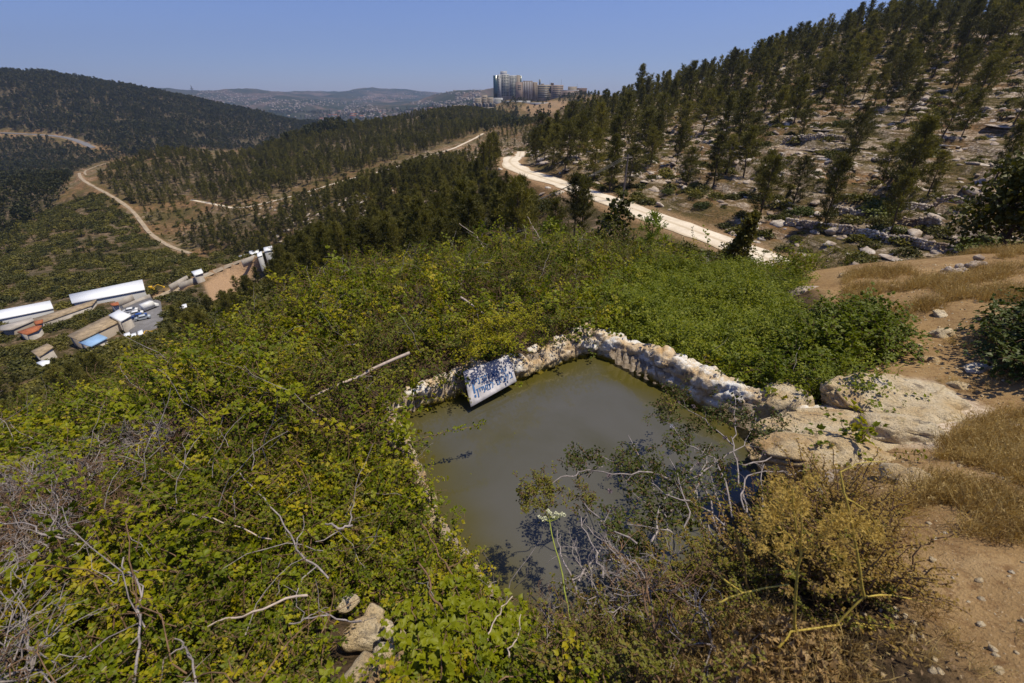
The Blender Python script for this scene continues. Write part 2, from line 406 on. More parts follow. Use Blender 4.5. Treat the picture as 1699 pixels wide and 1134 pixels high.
FAR = [F(*a) for a in [
 (1300,445,43.7),(1180,398,52),(1050,350,64),(960,318,75),(900,298,87),(840,264,114),
 (650,350,120),(650,425,75),(700,300,170),(560,360,150),(480,430,122),(380,470,140),(760,350,100),(800,300,140),(980,380,56),(900,370,70),(1100,430,40),
 (200,605,60),(60,635,80),(330,562,62),(450,500,60),(560,460,52),(760,430,40),(880,420,34),
 (220,530,154),(60,520,150),(180,490,165),(0,560,132),(300,440,205),(310,420,222),(430,405,212),(230,360,270),(130,295,330),(100,420,220),(0,380,270),(60,300,430),(0,235,700),(250,240,700),(150,245,680),
 (80,125,1000),(0,128,900),(250,153,1050),(400,182,1150),(540,210,1250),(200,190,850),(380,225,900),(60,180,800),
 (280,264,380),(540,216,500),(700,196,600),(760,186,700),(400,345,255),(570,300,270),(700,260,330),(800,225,400),(300,300,330),(450,260,400),(200,330,290),(600,240,420),
 (840,167,900),(980,158,800),(870,188,790),(850,207,600),(870,230,330),(880,247,230),(760,200,560),
 (960,172,350),(1000,178,280),(1100,150,220),(1290,88,185),(1450,40,165),(1690,20,150),(1100,232,120),(1300,200,92),(1500,250,64),(1600,380,43),(1500,400,43),(1400,420,42.5),(1690,300,49),(1300,320,59.5),(1150,300,70.8),(1690,150,85),(1500,130,110),(1200,180,140),(1000,240,115)]]
def beyond(px, py, t, dz): p = P(px, py, t); return (p[0], p[1], p[2]+dz)
FAR += [beyond(80,125,1600,-140), beyond(250,153,1600,-150), beyond(500,215,1700,-110), beyond(0,128,1500,-140),
 beyond(280,264,520,-30), beyond(540,216,680,-60), beyond(700,196,850,-70), beyond(760,186,950,-60),
 beyond(840,167,1300,-100), beyond(980,158,1200,-60), beyond(1000,178,420,-14), beyond(1100,150,330,-18), beyond(1290,88,290,-22), beyond(1450,40,260,-25), beyond(1690,20,240,-20),
 beyond(1290,150,900,-80), beyond(1690,150,900,-80),
 (22,22,-9.5),(14,26,-11.5),(2,24,-12),(-8,24,-14.5),(-18,20,-18),(-20,8,-14),(30,16,-7),(40,0,2),(40,-40,8),(-40,-10,-24),(-90,20,-55),(-120,-40,-60),(28,8,-1.5),(18,-10,0),(-10,-12,-4),(60,20,2),
 (-400,0,-60),(-900,0,-40),(400,0,40),(900,200,60)]
# far ranges
FAR += [F(*a) for a in [(300,151,4600),(150,150,4300),(450,153,4800),(600,150,6000),(700,153,6500),(340,175,3300),(480,188,2700),(620,196,2300),(640,172,4200),(740,156,3300),(800,146,2700),(700,178,2900),(880,150,3000),(560,160,5200),(230,160,2600),(0,160,2500)]]
FAR += [beyond(300,151,7500,-250), beyond(600,150,8800,-250), beyond(740,156,4300,-120), beyond(800,146,4000,-150), beyond(150,150,7500,-250), beyond(1100,150,5000,-100), beyond(1500,150,5000,-100)]
FAR = np.array(FAR)
def tps_fit(q, val, lam=1e-4):
    n = len(q); d2 = ((q[:, None]-q[None])**2).sum(-1)
    K = .5*d2*np.log(d2+1e-12) + lam*np.eye(n); Pm = np.c_[np.ones(n), q]
    A = np.zeros((n+3, n+3)); A[:n, :n] = K; A[:n, n:] = Pm; A[n:, :n] = Pm.T
    w = np.linalg.solve(A, np.r_[val, np.zeros(3)]); return (q, w)
def tps_eval(fit, q):
    c, w = fit; out = np.empty(len(q)); n = len(c)
    for s in range(0, len(q), 40000):
        e = q[s:s+40000]; d2 = ((e[:, None]-c[None])**2).sum(-1)
        out[s:s+40000] = (.5*d2*np.log(d2+1e-12))@w[:n] + w[n] + e@w[n+1:]
    return out
nfit = tps_fit(NEAR[:, :2]/5, NEAR[:, 2], 2e-3)
fpts = np.concatenate([FAR, NEAR[np.hypot(NEAR[:, 0], NEAR[:, 1]) > 9]])
def qf(x, y): return np.stack([np.arctan2(x, y)*2.2, np.log(np.maximum(np.hypot(x, y), 1.0))], -1)
ffit = tps_fit(qf(fpts[:, 0], fpts[:, 1]), fpts[:, 2]/np.hypot(fpts[:, 0], fpts[:, 1]), 1e-4)
def H_base(x, y):
    x = np.asarray(x, float); y = np.asarray(y, float); sh = x.shape; x = x.ravel(); y = y.ravel()
    r = np.hypot(x, y); out = np.zeros(len(x)); w = sstep(10, 15, r)
    a = w < 1
    if a.any(): out[a] += (1-w[a])*tps_eval(nfit, np.stack([x[a], y[a]], -1)/5)
    b = w > 0
    if b.any(): out[b] += w[b]*tps_eval(ffit, qf(x[b], y[b]))*r[b]
    return out.reshape(sh)
def march(pix, hf, r0=20.0, r1=9000.0):
    """first ground point along the view rays beyond distance r0"""
    d = ray(np.array([p[0] for p in pix]), np.array([p[1] for p in pix]))
    ts = np.exp(np.linspace(math.log(r0), math.log(r1), 500)); res = np.full(len(d), np.nan); prev = None
    for i in range(len(d)):
        p = d[i][None]*ts[:, None]; g = hf(p[:, 0], p[:, 1]) - p[:, 2]
        k = np.argmax(g > 0)
        if g[k] <= 0: k = len(ts)-1
        if k > 0:
            a, b2 = g[k-1], g[k]; f = -a/(b2-a) if b2 != a else 0; t = ts[k-1]+(ts[k]-ts[k-1])*f
        else: t = ts[0]
        res[i] = t
    return d*res[:, None]

# tracks: pixel centre lines, draped on the ground, then the ground is levelled to them
def resample(p, step):
    seg = np.linalg.norm(np.diff(p[:, :2], axis=0), axis=1); s = np.r_[0, np.cumsum(seg)]
    n = max(4, int(s[-1]/step)); q = np.linspace(0, s[-1], n)
    return np.stack([np.interp(q, s, p[:, k]) for k in range(3)], 1)
def smooth(p, n):
    for _ in range(n): p[1:-1] = (p[:-2]+2*p[1:-1]+p[2:])/4
    return p
ROADS = {}
def plan_road(key, pix, width, r0, step=2.0, sm=12):
    # densify in pixel space first
    pix = np.array(pix, float); s = np.r_[0, np.cumsum(np.linalg.norm(np.diff(pix, axis=0), axis=1))]
    q = np.linspace(0, s[-1], max(8, int(s[-1]/14)))
    pp = np.stack([np.interp(q, s, pix[:, k]) for k in range(2)], 1)
    w = march(pp, H_base, r0)
    w = smooth(resample(w, step), sm)
    w[:, 2] = H_base(w[:, 0], w[:, 1]); w[:, 2] = smooth(w.copy(), 30)[:, 2]
    ROADS[key] = (w, width)
plan_road('white', [(1330,462),(1300,445),(1200,402),(1130,375),(1050,347),(980,323),(920,302),(868,286),(846,276),(838,268),(846,262),(856,257),(864,252)], 4.6, 30)
plan_road('forest', [(318,332),(400,348),(500,322),(570,300),(650,280),(700,262),(752,247),(790,229),(802,222)], 2.2, 120)
plan_road('valley', [(316,421),(300,417),(280,410),(262,398),(245,385),(235,370),(222,352),(205,338),(180,322),(150,308),(133,296),(134,288),(146,281),(175,271),(220,263),(272,257)], 2.0, 150, 4)
plan_road('village', [(445,418),(400,436),(355,455),(320,470),(290,482),(262,497),(240,508)], 4.5, 120, 4)
plan_road('left', [(0,221),(40,223),(80,224),(115,229),(140,238),(155,246)], 9.0, 450, 8)
def road_blend(x, y, z):
    """level the ground to the tracks"""
    z = z.copy(); onroad = np.zeros(len(x))
    for key, (w, wd) in ROADS.items():
        lo = w[:, :2].min(0)-wd*3; hi = w[:, :2].max(0)+wd*3
        ii = np.where((x > lo[0]) & (x < hi[0]) & (y > lo[1]) & (y < hi[1]))[0]
        for s in range(0, len(ii), 20000):
            j = ii[s:s+20000]
            d2 = (x[j, None]-w[None, :, 0])**2+(y[j, None]-w[None, :, 1])**2; k = d2.argmin(1); d = np.sqrt(d2[np.arange(len(j)), k])
            f = 1-sstep(wd*.75, wd*2.0, d)
            z[j] = z[j]*(1-f)+(w[k, 2]-.06)*f
            onroad[j] = np.maximum(onroad[j], 1-sstep(wd*.6, wd*1.1, d))
    return z, onroad

# pool outline (water line), world metres
PA, PB, PD, PC = np.array([1.13, 5.13]), np.array([-1.26, 3.78]), np.array([.12, 1.42]), np.array([3.0, 3.0])
POOL = np.array([PA, PB, np.array([-.62, 2.50]), PD, np.array([1.6, 1.75]), PC])
def poly_sd(x, y, poly):
    """signed distance, negative inside"""
    x = np.asarray(x, float); y = np.asarray(y, float)
    d = np.full(x.shape, 1e9); inside = np.zeros(x.shape, bool); n = len(poly)
    for i in range(n):
        a, b2 = poly[i], poly[(i+1) % n]; e = b2-a; L = e@e
        t = np.clip(((x-a[0])*e[0]+(y-a[1])*e[1])/L, 0, 1)
        d = np.minimum(d, np.hypot(x-a[0]-t*e[0], y-a[1]-t*e[1]))
        c = ((a[1] > y) != (b2[1] > y)) & (x < (b2[0]-a[0])*(y-a[1])/(b2[1]-a[1]+1e-12)+a[0])
        inside ^= c
    return np.where(inside, -d, d)
def inpoly(px, py, poly): return poly_sd(px, py, np.array(poly, float)) < 0

FARM = (P(150, 532, 152)[0], P(150, 532, 152)[1], -67.0)
def rightness(x, y): return (x-20)*.94+(y-60)*.33
def ground_fields(x, y):
    x = np.asarray(x, float); y = np.asarray(y, float); sh = x.shape; x = x.ravel(); y = y.ravel()
    r = np.hypot(x, y); z = H_base(x, y)
    # lumps and terraces
    z = z + fbm(x/1.1, y/1.1, oct=4, seed=3)*.07*(1-sstep(14, 22, r)) + fbm(x/9, y/9, oct=4, seed=5)*.55*sstep(14, 40, r) + fbm(x/60, y/60, oct=4, seed=8)*4*sstep(150, 700, r) + fbm(x/420, y/420, oct=4, seed=9)*26*sstep(1700, 3200, r)
    hillm = sstep(2, 12, rightness(x, y))*sstep(30, 36, r)*(1-sstep(330, 420, r))*sstep(-5, 10, y)
    zz = z+fbm(x/14, y/14, oct=2, seed=21)*.9; step = 1.55+0*zz
    f = zz/step-np.floor(zz/step)
    z = z + step*(sstep(.80, 1.0, f)-f)*.85*hillm + fbm(x/1.7, y/1.7, oct=3, seed=33)*.16*hillm
    m2 = (1-hillm)*sstep(90, 130, r)*(1-sstep(500, 600, r))
    f2 = z/2.2-np.floor(z/2.2); z = z+2.2*(sstep(.7, 1, f2)-f2)*.6*m2
    fx, fy = FARM[0], FARM[1]; fd = np.hypot((x-fx)*.8, y-fy); z = z*sstep(48, 75, fd)+(FARM[2])*(1-sstep(48, 75, fd))
    z, onroad = road_blend(x, y, z)
    px, py, dep = project(np.stack([x, y, z], 1))
    # ---- pool basin
    near = r < 14
    sd = np.full(len(x), 9.0); sd[near] = poly_sd(x[near], y[near], POOL)
    z = np.where(sd < .06, np.minimum(z, -3.75), z)
    rim = (sd > .06) & (sd < .45)
    z = np.where(rim, np.maximum(z, -2.98), z)
    at = {}
    at['near'] = 1-sstep(13, 17, r)
    nz = fbm(x/1.2, y/1.2, oct=3, seed=41)*.35
    # dirt path and sandy ground to the right, everything else is litter under plants
    sand = np.array([(1.25,.2),(1.5,1.2),(2.0,1.75),(2.8,2.3),(3.1,3.0),(3.2,3.9),(4.2,4.6),(4.7,5.3),(4.6,6.2),(5.4,6.6),(6.0,8.2),(6.8,10.2),(9,11.5),(14,12),(14,2.2),(6.5,2.2),(4.2,1.8),(3.4,1.2),(3.6,-1),(1,-1)])
    sdd = np.full(len(x), 9.0); sdd[near] = poly_sd(x[near], y[near], sand)
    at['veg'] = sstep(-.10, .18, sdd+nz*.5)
    st = np.zeros(len(x)); st[near] = 1-sstep(.35, .55, poly_sd(x[near], y[near], np.array([(3.15,3.0),(3.4,3.6),(4.0,3.6),(4.0,3.0),(3.6,2.7)]))+nz[near]*.5)
    at['stone'] = np.maximum(st, ((sd < .14) & (sd > .03))*.6)
    at['rock'] = np.clip(hillm*.95+.35*(fbm(x/30, y/30, oct=2, seed=50) > 0)*sstep(60, 90, r)+onroad*.0, 0, 1)
    pts = (px, py)
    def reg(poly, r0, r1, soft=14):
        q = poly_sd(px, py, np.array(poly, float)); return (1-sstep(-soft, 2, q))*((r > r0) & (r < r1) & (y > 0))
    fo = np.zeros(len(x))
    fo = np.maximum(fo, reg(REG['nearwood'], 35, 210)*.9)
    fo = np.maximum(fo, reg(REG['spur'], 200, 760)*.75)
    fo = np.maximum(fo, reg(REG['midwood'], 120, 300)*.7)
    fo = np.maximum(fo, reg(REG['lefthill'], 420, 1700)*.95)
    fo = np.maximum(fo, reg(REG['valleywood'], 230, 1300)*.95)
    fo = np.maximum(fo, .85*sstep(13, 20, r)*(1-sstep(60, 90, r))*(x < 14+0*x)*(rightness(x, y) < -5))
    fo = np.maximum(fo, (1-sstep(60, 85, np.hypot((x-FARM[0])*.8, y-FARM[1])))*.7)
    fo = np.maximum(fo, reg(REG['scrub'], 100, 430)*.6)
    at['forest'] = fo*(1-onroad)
    ba = reg([(335,470),(380,440),(440,425),(428,450),(400,480),(385,505),(350,505)], 100, 260, 6)
    ba = np.maximum(ba, reg([(930,165),(880,172),(860,178),(890,196),(925,186),(955,172)], 500, 1000, 3)*.5)
    ba = np.maximum(ba, reg([(0,230),(150,245),(300,238),(260,252),(150,258),(60,246),(0,242)], 400, 900, 4)*.12)
    at['bare'] = np.clip(np.maximum(ba, onroad*.6), 0, 1)
    at['sd'] = sd
    return z.reshape(sh), at
REG = dict(
 nearwood=[(440,470),(470,410),(520,380),(600,350),(690,300),(760,262),(820,245),(835,285),(880,310),(905,330),(885,385),(860,420),(740,440),(620,450),(540,490),(480,500)],
 midwood=[(300,352),(400,358),(560,318),(700,278),(790,245),(800,262),(700,300),(560,345),(470,400),(440,430),(320,412),(300,400)],
 spur=[(165,300),(200,280),(280,254),(400,235),(540,200),(640,190),(740,176),(860,190),(840,210),(790,222),(700,255),(560,295),(460,325),(380,342),(315,330),(240,345),(180,318)],
 lefthill=[(-300,120),(0,118),(80,110),(250,145),(400,170),(560,200),(580,222),(430,250),(300,252),(230,262),(150,238),(80,221),(0,217),(-300,217)],
 valleywood=[(-200,229),(0,229),(80,232),(150,250),(210,252),(250,256),(160,272),(120,292),(105,325),(80,355),(20,390),(-200,395)],
 scrub=[(-200,380),(0,385),(120,300),(180,330),(220,365),(250,400),(300,425),(430,410),(440,430),(330,450),(240,465),(120,480),(0,510),(-200,510)],
)
# ------------------------------------------------------------------ build terrain
az = np.r_[np.linspace(-118, -62, 70, endpoint=False), np.linspace(-62, 62, 560, endpoint=False), np.linspace(62, 118, 70)]*math.pi/180
rr = np.exp(np.arange(math.log(.12), math.log(9500), .0118))
AZ, RR = np.meshgrid(az, rr)               # rows: rings
GX, GY = RR*np.sin(AZ), RR*np.cos(AZ)
GZ, GA = ground_fields(GX, GY)
GA = {k: v.reshape(GX.shape) for k, v in GA.items()}
lnr = np.log(rr)
def H(x, y):
    """height of the built ground (bilinear in the polar grid)"""
    x = np.asarray(x, float); y = np.asarray(y, float)
    a = np.arctan2(x, y); r = np.maximum(np.hypot(x, y), rr[0]*1.01)
    i = np.clip((np.log(r)-lnr[0])/(lnr[1]-lnr[0]), 0, len(rr)-1.001); i0 = i.astype(int); fi = i-i0
    j = np.clip(np.interp(a, az, np.arange(len(az))), 0, len(az)-1.001); j0 = j.astype(int); fj = j-j0
    return (GZ[i0, j0]*(1-fi)*(1-fj)+GZ[i0+1, j0]*fi*(1-fj)+GZ[i0, j0+1]*(1-fi)*fj+GZ[i0+1, j0+1]*fi*fj)
def HA(key, x, y):
    a = np.arctan2(x, y); r = np.maximum(np.hypot(x, y), rr[0]*1.01)
    i = np.clip(np.round((np.log(r)-lnr[0])/(lnr[1]-lnr[0])), 0, len(rr)-1).astype(int)
    j = np.clip(np.round(np.interp(a, az, np.arange(len(az)))), 0, len(az)-1).astype(int)
    return GA[key][i, j]
def ring_mesh(name, r0, r1, material, keys, kind='structure'):
    a = int(np.searchsorted(rr, r0)); b = min(int(np.searchsorted(rr, r1))+1, len(rr))
    n, m = b-a, len(az)
    v = np.stack([GX[a:b], GY[a:b], GZ[a:b]], -1).reshape(-1, 3)
    I = (np.arange(n-1)[:, None]*m+np.arange(m-1)[None]).ravel()
    f = np.stack([I, I+m, I+m+1, I+1], 1)[:, ::-1]
    me = new_mesh(name, v, [f], [material], smooth=True, attrs={k: GA[k][a:b].ravel() for k in keys})
    return tag(link(name, me), kind=kind)
K = ['near', 'veg', 'stone', 'rock', 'forest', 'bare']
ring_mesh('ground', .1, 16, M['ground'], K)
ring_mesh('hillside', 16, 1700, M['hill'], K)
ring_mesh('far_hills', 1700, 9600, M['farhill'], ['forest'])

def visible(p, margin=0.0):
    """is world point p (n,3) seen over the ground from the camera"""
    p = np.asarray(p, float); ok = np.ones(len(p), bool)
    for s in np.linspace(.03, .985, 70)**1.0:
        q = p*s; ok &= q[:, 2] > H(q[:, 0], q[:, 1])-margin
    return ok
def hit(pix, r0=20.0): return march(pix, H, r0)

# ------------------------------------------------------------------ tracks
def road_mesh(name, key, lift=.05):
    w, wd = ROADS[key]; t = np.gradient(w[:, :2], axis=0); t /= np.linalg.norm(t, axis=1, keepdims=True)
    nrm = np.stack([-t[:, 1], t[:, 0]], 1); cols = np.linspace(-.5, .5, 7); vs = []
    for k, c in enumerate(cols):
        wob = fbm(np.arange(len(w))/2.5, k*7.0, oct=3, seed=60)*.12*wd*(abs(c) > .4)
        xy = w[:, :2]+nrm*(c*wd+wob)[:, None]
        z = np.maximum(H(xy[:, 0], xy[:, 1]), w[:, 2]-.06)+lift+.05*(1-4*c*c)
        vs.append(np.c_[xy, z])
    v = np.stack(vs, 1); n, m = v.shape[:2]
    I = (np.arange(n-1)[:, None]*m+np.arange(m-1)[None]).ravel()
    f = np.stack([I, I+m, I+m+1, I+1], 1)
    me = new_mesh(name, v.reshape(-1, 3), [f], [{'white': M['road'], 'left': M['asphalt'], 'forest': M['road']}.get(key, M['track'])], smooth=True, attrs={'across': np.tile(cols+.5, n)})
    return tag(link(name, me), kind='structure')
road_mesh('road', 'white', .06); road_mesh('path', 'forest', .12); road_mesh('path', 'valley', .2); road_mesh('path', 'village', .2); road_mesh('road', 'left', .5)

# ------------------------------------------------------------------ pool water
gx, gy = np.meshgrid(np.linspace(-1.8, 3.5, 90), np.linspace(1.0, 5.6, 80))
sdw = poly_sd(gx, gy, POOL)
I = (np.arange(79)[:, None]*90+np.arange(89)[None]).ravel(); f = np.stack([I, I+1, I+91, I+90], 1)
f = f[(sdw.ravel()[f] < .25).any(1)]
edge = np.clip(1-sstep(-.62, -.02, sdw+fbm(gx*1.3, gy*1.3, oct=3, seed=70)*.16), 0, 1); edge = 1-edge
edge = sstep(-.55, -.03, sdw+fbm(gx*1.3, gy*1.3, oct=3, seed=70)*.2)
tag(link('water', new_mesh('water', np.stack([gx, gy, np.full(gx.shape, WATER_Z)], -1).reshape(-1, 3), [f], [M['water']], smooth=True, attrs={'edge': edge.ravel()})), kind='structure')
# ------------------------------------------------------------------ rocks and walls of the spring
def worley(p, cell, seed, amt):
    """per-cell push + cracks between cells; p (n,3)"""
    q = p/cell; base = np.floor(q); d1 = np.full(len(p), 9.0); d2 = np.full(len(p), 9.0); val = np.zeros(len(p))
    for a in (-1, 0, 1):
        for b in (-1, 0, 1):
            for c in (-1, 0, 1):
                k = base+[a, b, c]
                o = np.stack([_h(k[:, 0], k[:, 1], k[:, 2], seed+s) for s in (1, 2, 3)], 1)
                d = np.linalg.norm(q-(k+o), axis=1); v = _h(k[:, 0], k[:, 1], k[:, 2], seed+9)
                cl = d < d1; d2 = np.where(cl, d1, np.minimum(d2, d)); val = np.where(cl, v, val); d1 = np.where(cl, d, d1)
    return (val-.5)*amt, d2-d1
def rock_strip(name, path, width, zb, zt, seed, material, n=300, k=90, cell=.26, bumpy=.07):
    path = np.array(path, float); s = np.r_[0, np.cumsum(np.linalg.norm(np.diff(path[:, :2], axis=0), axis=1))]
    q = np.linspace(0, s[-1], n); c = np.stack([np.interp(q, s, path[:, i]) for i in range(2)], 1)
    zt_ = np.interp(q, s, np.broadcast_to(zt, (len(path),))); c = np.c_[c, np.zeros(n)]; smooth(c, 20)
    t = np.gradient(c[:, :2], axis=0); t /= np.linalg.norm(t, axis=1, keepdims=True); nr = np.stack([-t[:, 1], t[:, 0]], 1)
    ang = np.linspace(-.5, .5, k); prof = []
    aa = np.linspace(-.5, .5, 400)*math.pi; X_ = np.sign(np.sin(aa))*np.abs(np.sin(aa))**.45*.5*width; Z_ = np.abs(np.cos(aa))**.4*(np.mean(zt)-zb)
    sl_ = np.r_[0, np.cumsum(np.hypot(np.diff(X_), np.diff(Z_)))]; ang = np.interp(np.linspace(0, sl_[-1], k), sl_, aa)/math.pi
    for a in ang:   # rounded-box section: up one side, over the top, down the other
        th = a*math.pi*1.0
        x = math.copysign(abs(math.sin(th))**.45, math.sin(th)); z = abs(math.cos(th))**.4
        prof.append((x*.5, z))
    wv = width*(1+.25*fbm(q*1.8, 3.1, oct=3, seed=seed)); top = zt_+.07*fbm(q*2.2, 8.0, oct=3, seed=seed+4)
    v = np.stack([np.c_[c[:, :2]+nr*(px*wv)[:, None], zb+(top-zb)*pz] for px, pz in prof], 1)
    ce = np.c_[c[:, :2], top-.18]
    out = v-ce[:, None]; out[..., 2] = np.maximum(out[..., 2], 0)*1.2+np.minimum(out[..., 2], 0)*.15; out /= np.linalg.norm(out, axis=2, keepdims=True)+1e-6
    p = v.reshape(-1, 3); o = out.reshape(-1, 3)
    w, edge = worley(p*[1, 1, 2.1], cell, seed, bumpy*1.3); w2, e2 = worley(p*[1, 1, 1.5], cell*.42, seed+50, bumpy*.5)
    disp = w+w2 - (1-sstep(0, .14, edge))*.032 - (1-sstep(0, .12, e2))*.012+fbm(p[:, 0]*9, p[:, 1]*9, p[:, 2]*9, oct=4, seed=seed)*.014
    p = p+o*disp[:, None]
    I = (np.arange(n-1)[:, None]*k+np.arange(k-1)[None]).ravel()
    f = np.stack([I, I+k, I+k+1, I+1], 1)
    caps = []
    me = new_mesh(name, np.concatenate([p, [ce[0], ce[-1]]]), [f, np.array([[n*k, j, j+1] for j in range(k-1)]+[[n*k+1, (n-1)*k+j+1, (n-1)*k+j] for j in range(k-1)])], [material], smooth=True)
    return link(name, me)
def off(a, b, d):
    e = (b-a)/np.linalg.norm(b-a); return np.array([-e[1], e[0]])*d
o1 = off(PC, PA, -.17)
w = rock_strip('pool_wall', [PC+np.array([.28, -.22])+o1, (PA*.5+PC*.5)+o1+[.02, .03], PA+o1+np.array([-.05, .12])], .34, -3.75, [-2.66, -2.78, -2.86], 11, M['poolwall'], cell=.3)
tag(w, 'right-hand pool wall of rough whitewashed stones running from the far corner down to the big slabs', 'wall')
o2 = off(PA, PB, -.16)
w = rock_strip('pool_wall', [PA+o2+np.array([.12, .06]), (PA+PB)/2+o2, PB+o2-np.array([.2, .1])], .34, -3.75, [-2.92, -2.94, -3.0], 23, M['poolwall'], cell=.24)
tag(w, 'back pool wall of pale stones behind the white board, overhung by brambles', 'wall')
o3 = off(PB, PD, -.13)
w = rock_strip('pool_wall', [PB+o3, POOL[2]+o3, PD+o3+np.array([.1, -.1])], .20, -3.75, [-3.02, -2.98, -2.9], 35, M['limestone'], cell=.2)
tag(w, 'left pool wall of yellowish stones mostly buried under brambles', 'wall')
w = rock_strip('pool_wall', [PD+[-.05, -.14], POOL[4]+[.12, -.2], PC+[.25, -.18]], .34, -3.75, [-2.9, -2.85, -2.8], 47, M['limestone'], cell=.24)
tag(w, 'near pool bank of dark stones hidden under the thorny shrubs', 'wall')

# one shared unit icosphere
import bmesh
def ico(sub):
    bm = bmesh.new(); bmesh.ops.create_icosphere(bm, subdivisions=sub, radius=1); bm.verts.ensure_lookup_table()
    v = np.array([x.co[:] for x in bm.verts]); f = np.array([[x.index for x in fc.verts] for fc in bm.faces]); bm.free(); return v, f
ICO = {k: ico(k) for k in (1, 2, 3, 4, 5, 6)}
def boulder_mesh(name, sx, sy, sz, seed, material, sub=5, rough=.16, cut=True):
    v, f = ICO[sub]; v = v.copy()
    n = fbm(v[:, 0]*1.3+seed, v[:, 1]*1.3, v[:, 2]*1.3, oct=3, seed=seed)
    w, e = worley(v+seed, .75, seed, .22)
    fine = fbm(v[:, 0]*7+seed, v[:, 1]*7, v[:, 2]*7, oct=4, seed=seed+3) if sub > 3 else 0
    rad = 1+rough*n*1.2+w*(rough/.16)-(1-sstep(0, .12, e))*.05*(sub > 3)+fine*.03
    if cut:                                  # flattened facets
        r2 = np.random.default_rng(seed)
        for _ in range(5):
            d = r2.normal(size=3); d /= np.linalg.norm(d); lim = r2.uniform(.62, .85); dp = (v*rad[:, None])@d
            rad = np.where(dp > lim, rad*(lim+(dp-lim)*.25)/np.maximum(dp, 1e-6), rad)
    return new_mesh(name, v*rad[:, None]*[sx, sy, sz], [f], [material], smooth=sub > 2)
def rock_at(px, py, z, sx, sy, sz, rz, seed, label, m='limestone', sub=5, name='rock', group=None, sink=.25):
    if z is None: p = hit([(px, py)], .8)[0]
    else: p = PZ(px, py, z)
    o = link(name, boulder_mesh(name, sx, sy, sz, seed, M[m], sub)); o.location = (p[0], p[1], p[2]-sz*sink); o.rotation_euler = (0, 0, rz)
    return tag(o, label, 'rock', group)
rock_at(1303, 672, None, 0.34, 0.29, 0.27, .3, 101, 'pale triangular stone where the white pool wall meets the slabs', sink=.1, name='boulder')
rock_at(1372, 650, None, 0.53, 0.22, 0.19, -.15, 102, 'long cream slab with a dark hole, just right of the pool wall end', sink=.15, name='boulder')
rock_at(1478, 675, None, 0.62, 0.39, 0.27, -.3, 103, 'largest rounded cream slab beside the dirt path', sub=6, sink=.1, name='boulder')
rock_at(1388, 712, None, 0.47, 0.31, 0.23, -.1, 104, 'low grey-edged slab below the big rounded one', sub=6, sink=.1, name='boulder')
rock_at(1488, 718, None, 0.33, 0.21, 0.19, -.2, 105, 'smooth brownish stone tucked between the slabs', sink=.0, name='boulder')
rock_at(1400, 765, None, 0.62, 0.29, 0.20, -.15, 106, 'orange-tinted flat slab nearest the shrubs, below the others', sub=6, sink=.1, name='boulder')
rock_at(1345, 775, None, 0.25, 0.20, 0.19, .4, 107, 'small orange stone at the water corner beneath the slabs', name='boulder')
rock_at(1440, 735, None, .95, .50, .13, -.15, 109, 'broad flat ledge of tan limestone underneath the rounded slabs', sub=6, sink=.35, name='boulder')
rock_at(1545, 690, None, 0.38, 0.23, 0.14, .1, 108, 'low worn slab sinking into the dirt right of the boulders', sink=.15, name='boulder')
for i, (px, py, s, lab) in enumerate([
    (1567, 556, .15, 'dark pointed stone standing up in the middle of the dirt path'), (1562, 522, .12, 'small grey stone in the path above the dark pointed one'),
    (1541, 598, .10, 'small brown stone on the path left of the white slab'), (1440, 628, .13, 'mossy brown stone above the big slabs'),
    (1565, 470, .13, 'blackish stone at the near end of the little row of path-side stones'), (1430, 510, .10, 'bluish stone half hidden in dry grass'), (1385, 520, .14, 'dark leaning stone at the edge of the green bank'),
    (1405, 458, .14, 'dark cracked stone on the rim of the sandy mound'), (1520, 575, .08, 'tiny stone on the path near the bramble bush'), (1590, 640, .10, 'small dark stone below the white slab'),
    (1486, 478, .12, 'round grey stone on the dry sandy mound'), (1500, 800, .13, 'grey stone in the dry grass shadow'), (1528, 805, .14, 'brown stone in the dry grass beneath the slabs')]):
    rock_at(px, py, None, s, s*.8, s*.7, i*1.3, 130+i, lab, 'limestone', 4)
rock_at(1632, 612, None, .24, .12, .05, .1, 160, 'flat white slab on the path at the right edge', 'poolwall', 4)
rock_at(1335, 482, None, .55, .18, .12, .35, 161, 'long pale rock ledge above the green bank', 'hillrock', 5)
rock_at(1320, 540, None, .36, .14, .07, .4, 162, 'white bare rock patch between green bank and bramble bush', 'hillrock', 5)
rock_at(1296, 592, None, .30, .12, .08, .8, 163, 'narrow grey rock showing through the green bank', 'hillrock', 5)
rock_at(1235, 607, None, .14, .09, .06, .8, 164, 'small brown rock just behind the white pool wall', 'limestone', 4)
for i, (px, py, s, lab) in enumerate([
    (603, 1052, .10, 'largest angular pale stone in the gap among the lower brambles'), (636, 1082, .06, 'pale stone right of the largest angular one'), (618, 1020, .07, 'yellowish stone above the largest angular one'),
    (608, 1115, .10, 'pale stone at the bottom edge of the picture'), (655, 1112, .08, 'stone at the bottom edge right of its neighbour'), (660, 1062, .05, 'small stone at the right of the pale stone patch'), (640, 1045, .05, 'small white stone beside the largest angular one'),
    (575, 1000, .06, 'small stone above left of the pale stone patch')]):
    p = P(px, py, 1.0); g = hit([(px, py)], .7)[0]; o = rock_at(px, py, g[2]+.18, s, s*.8, s*.6, i*.9, 170+i, lab, 'limestone', 4)
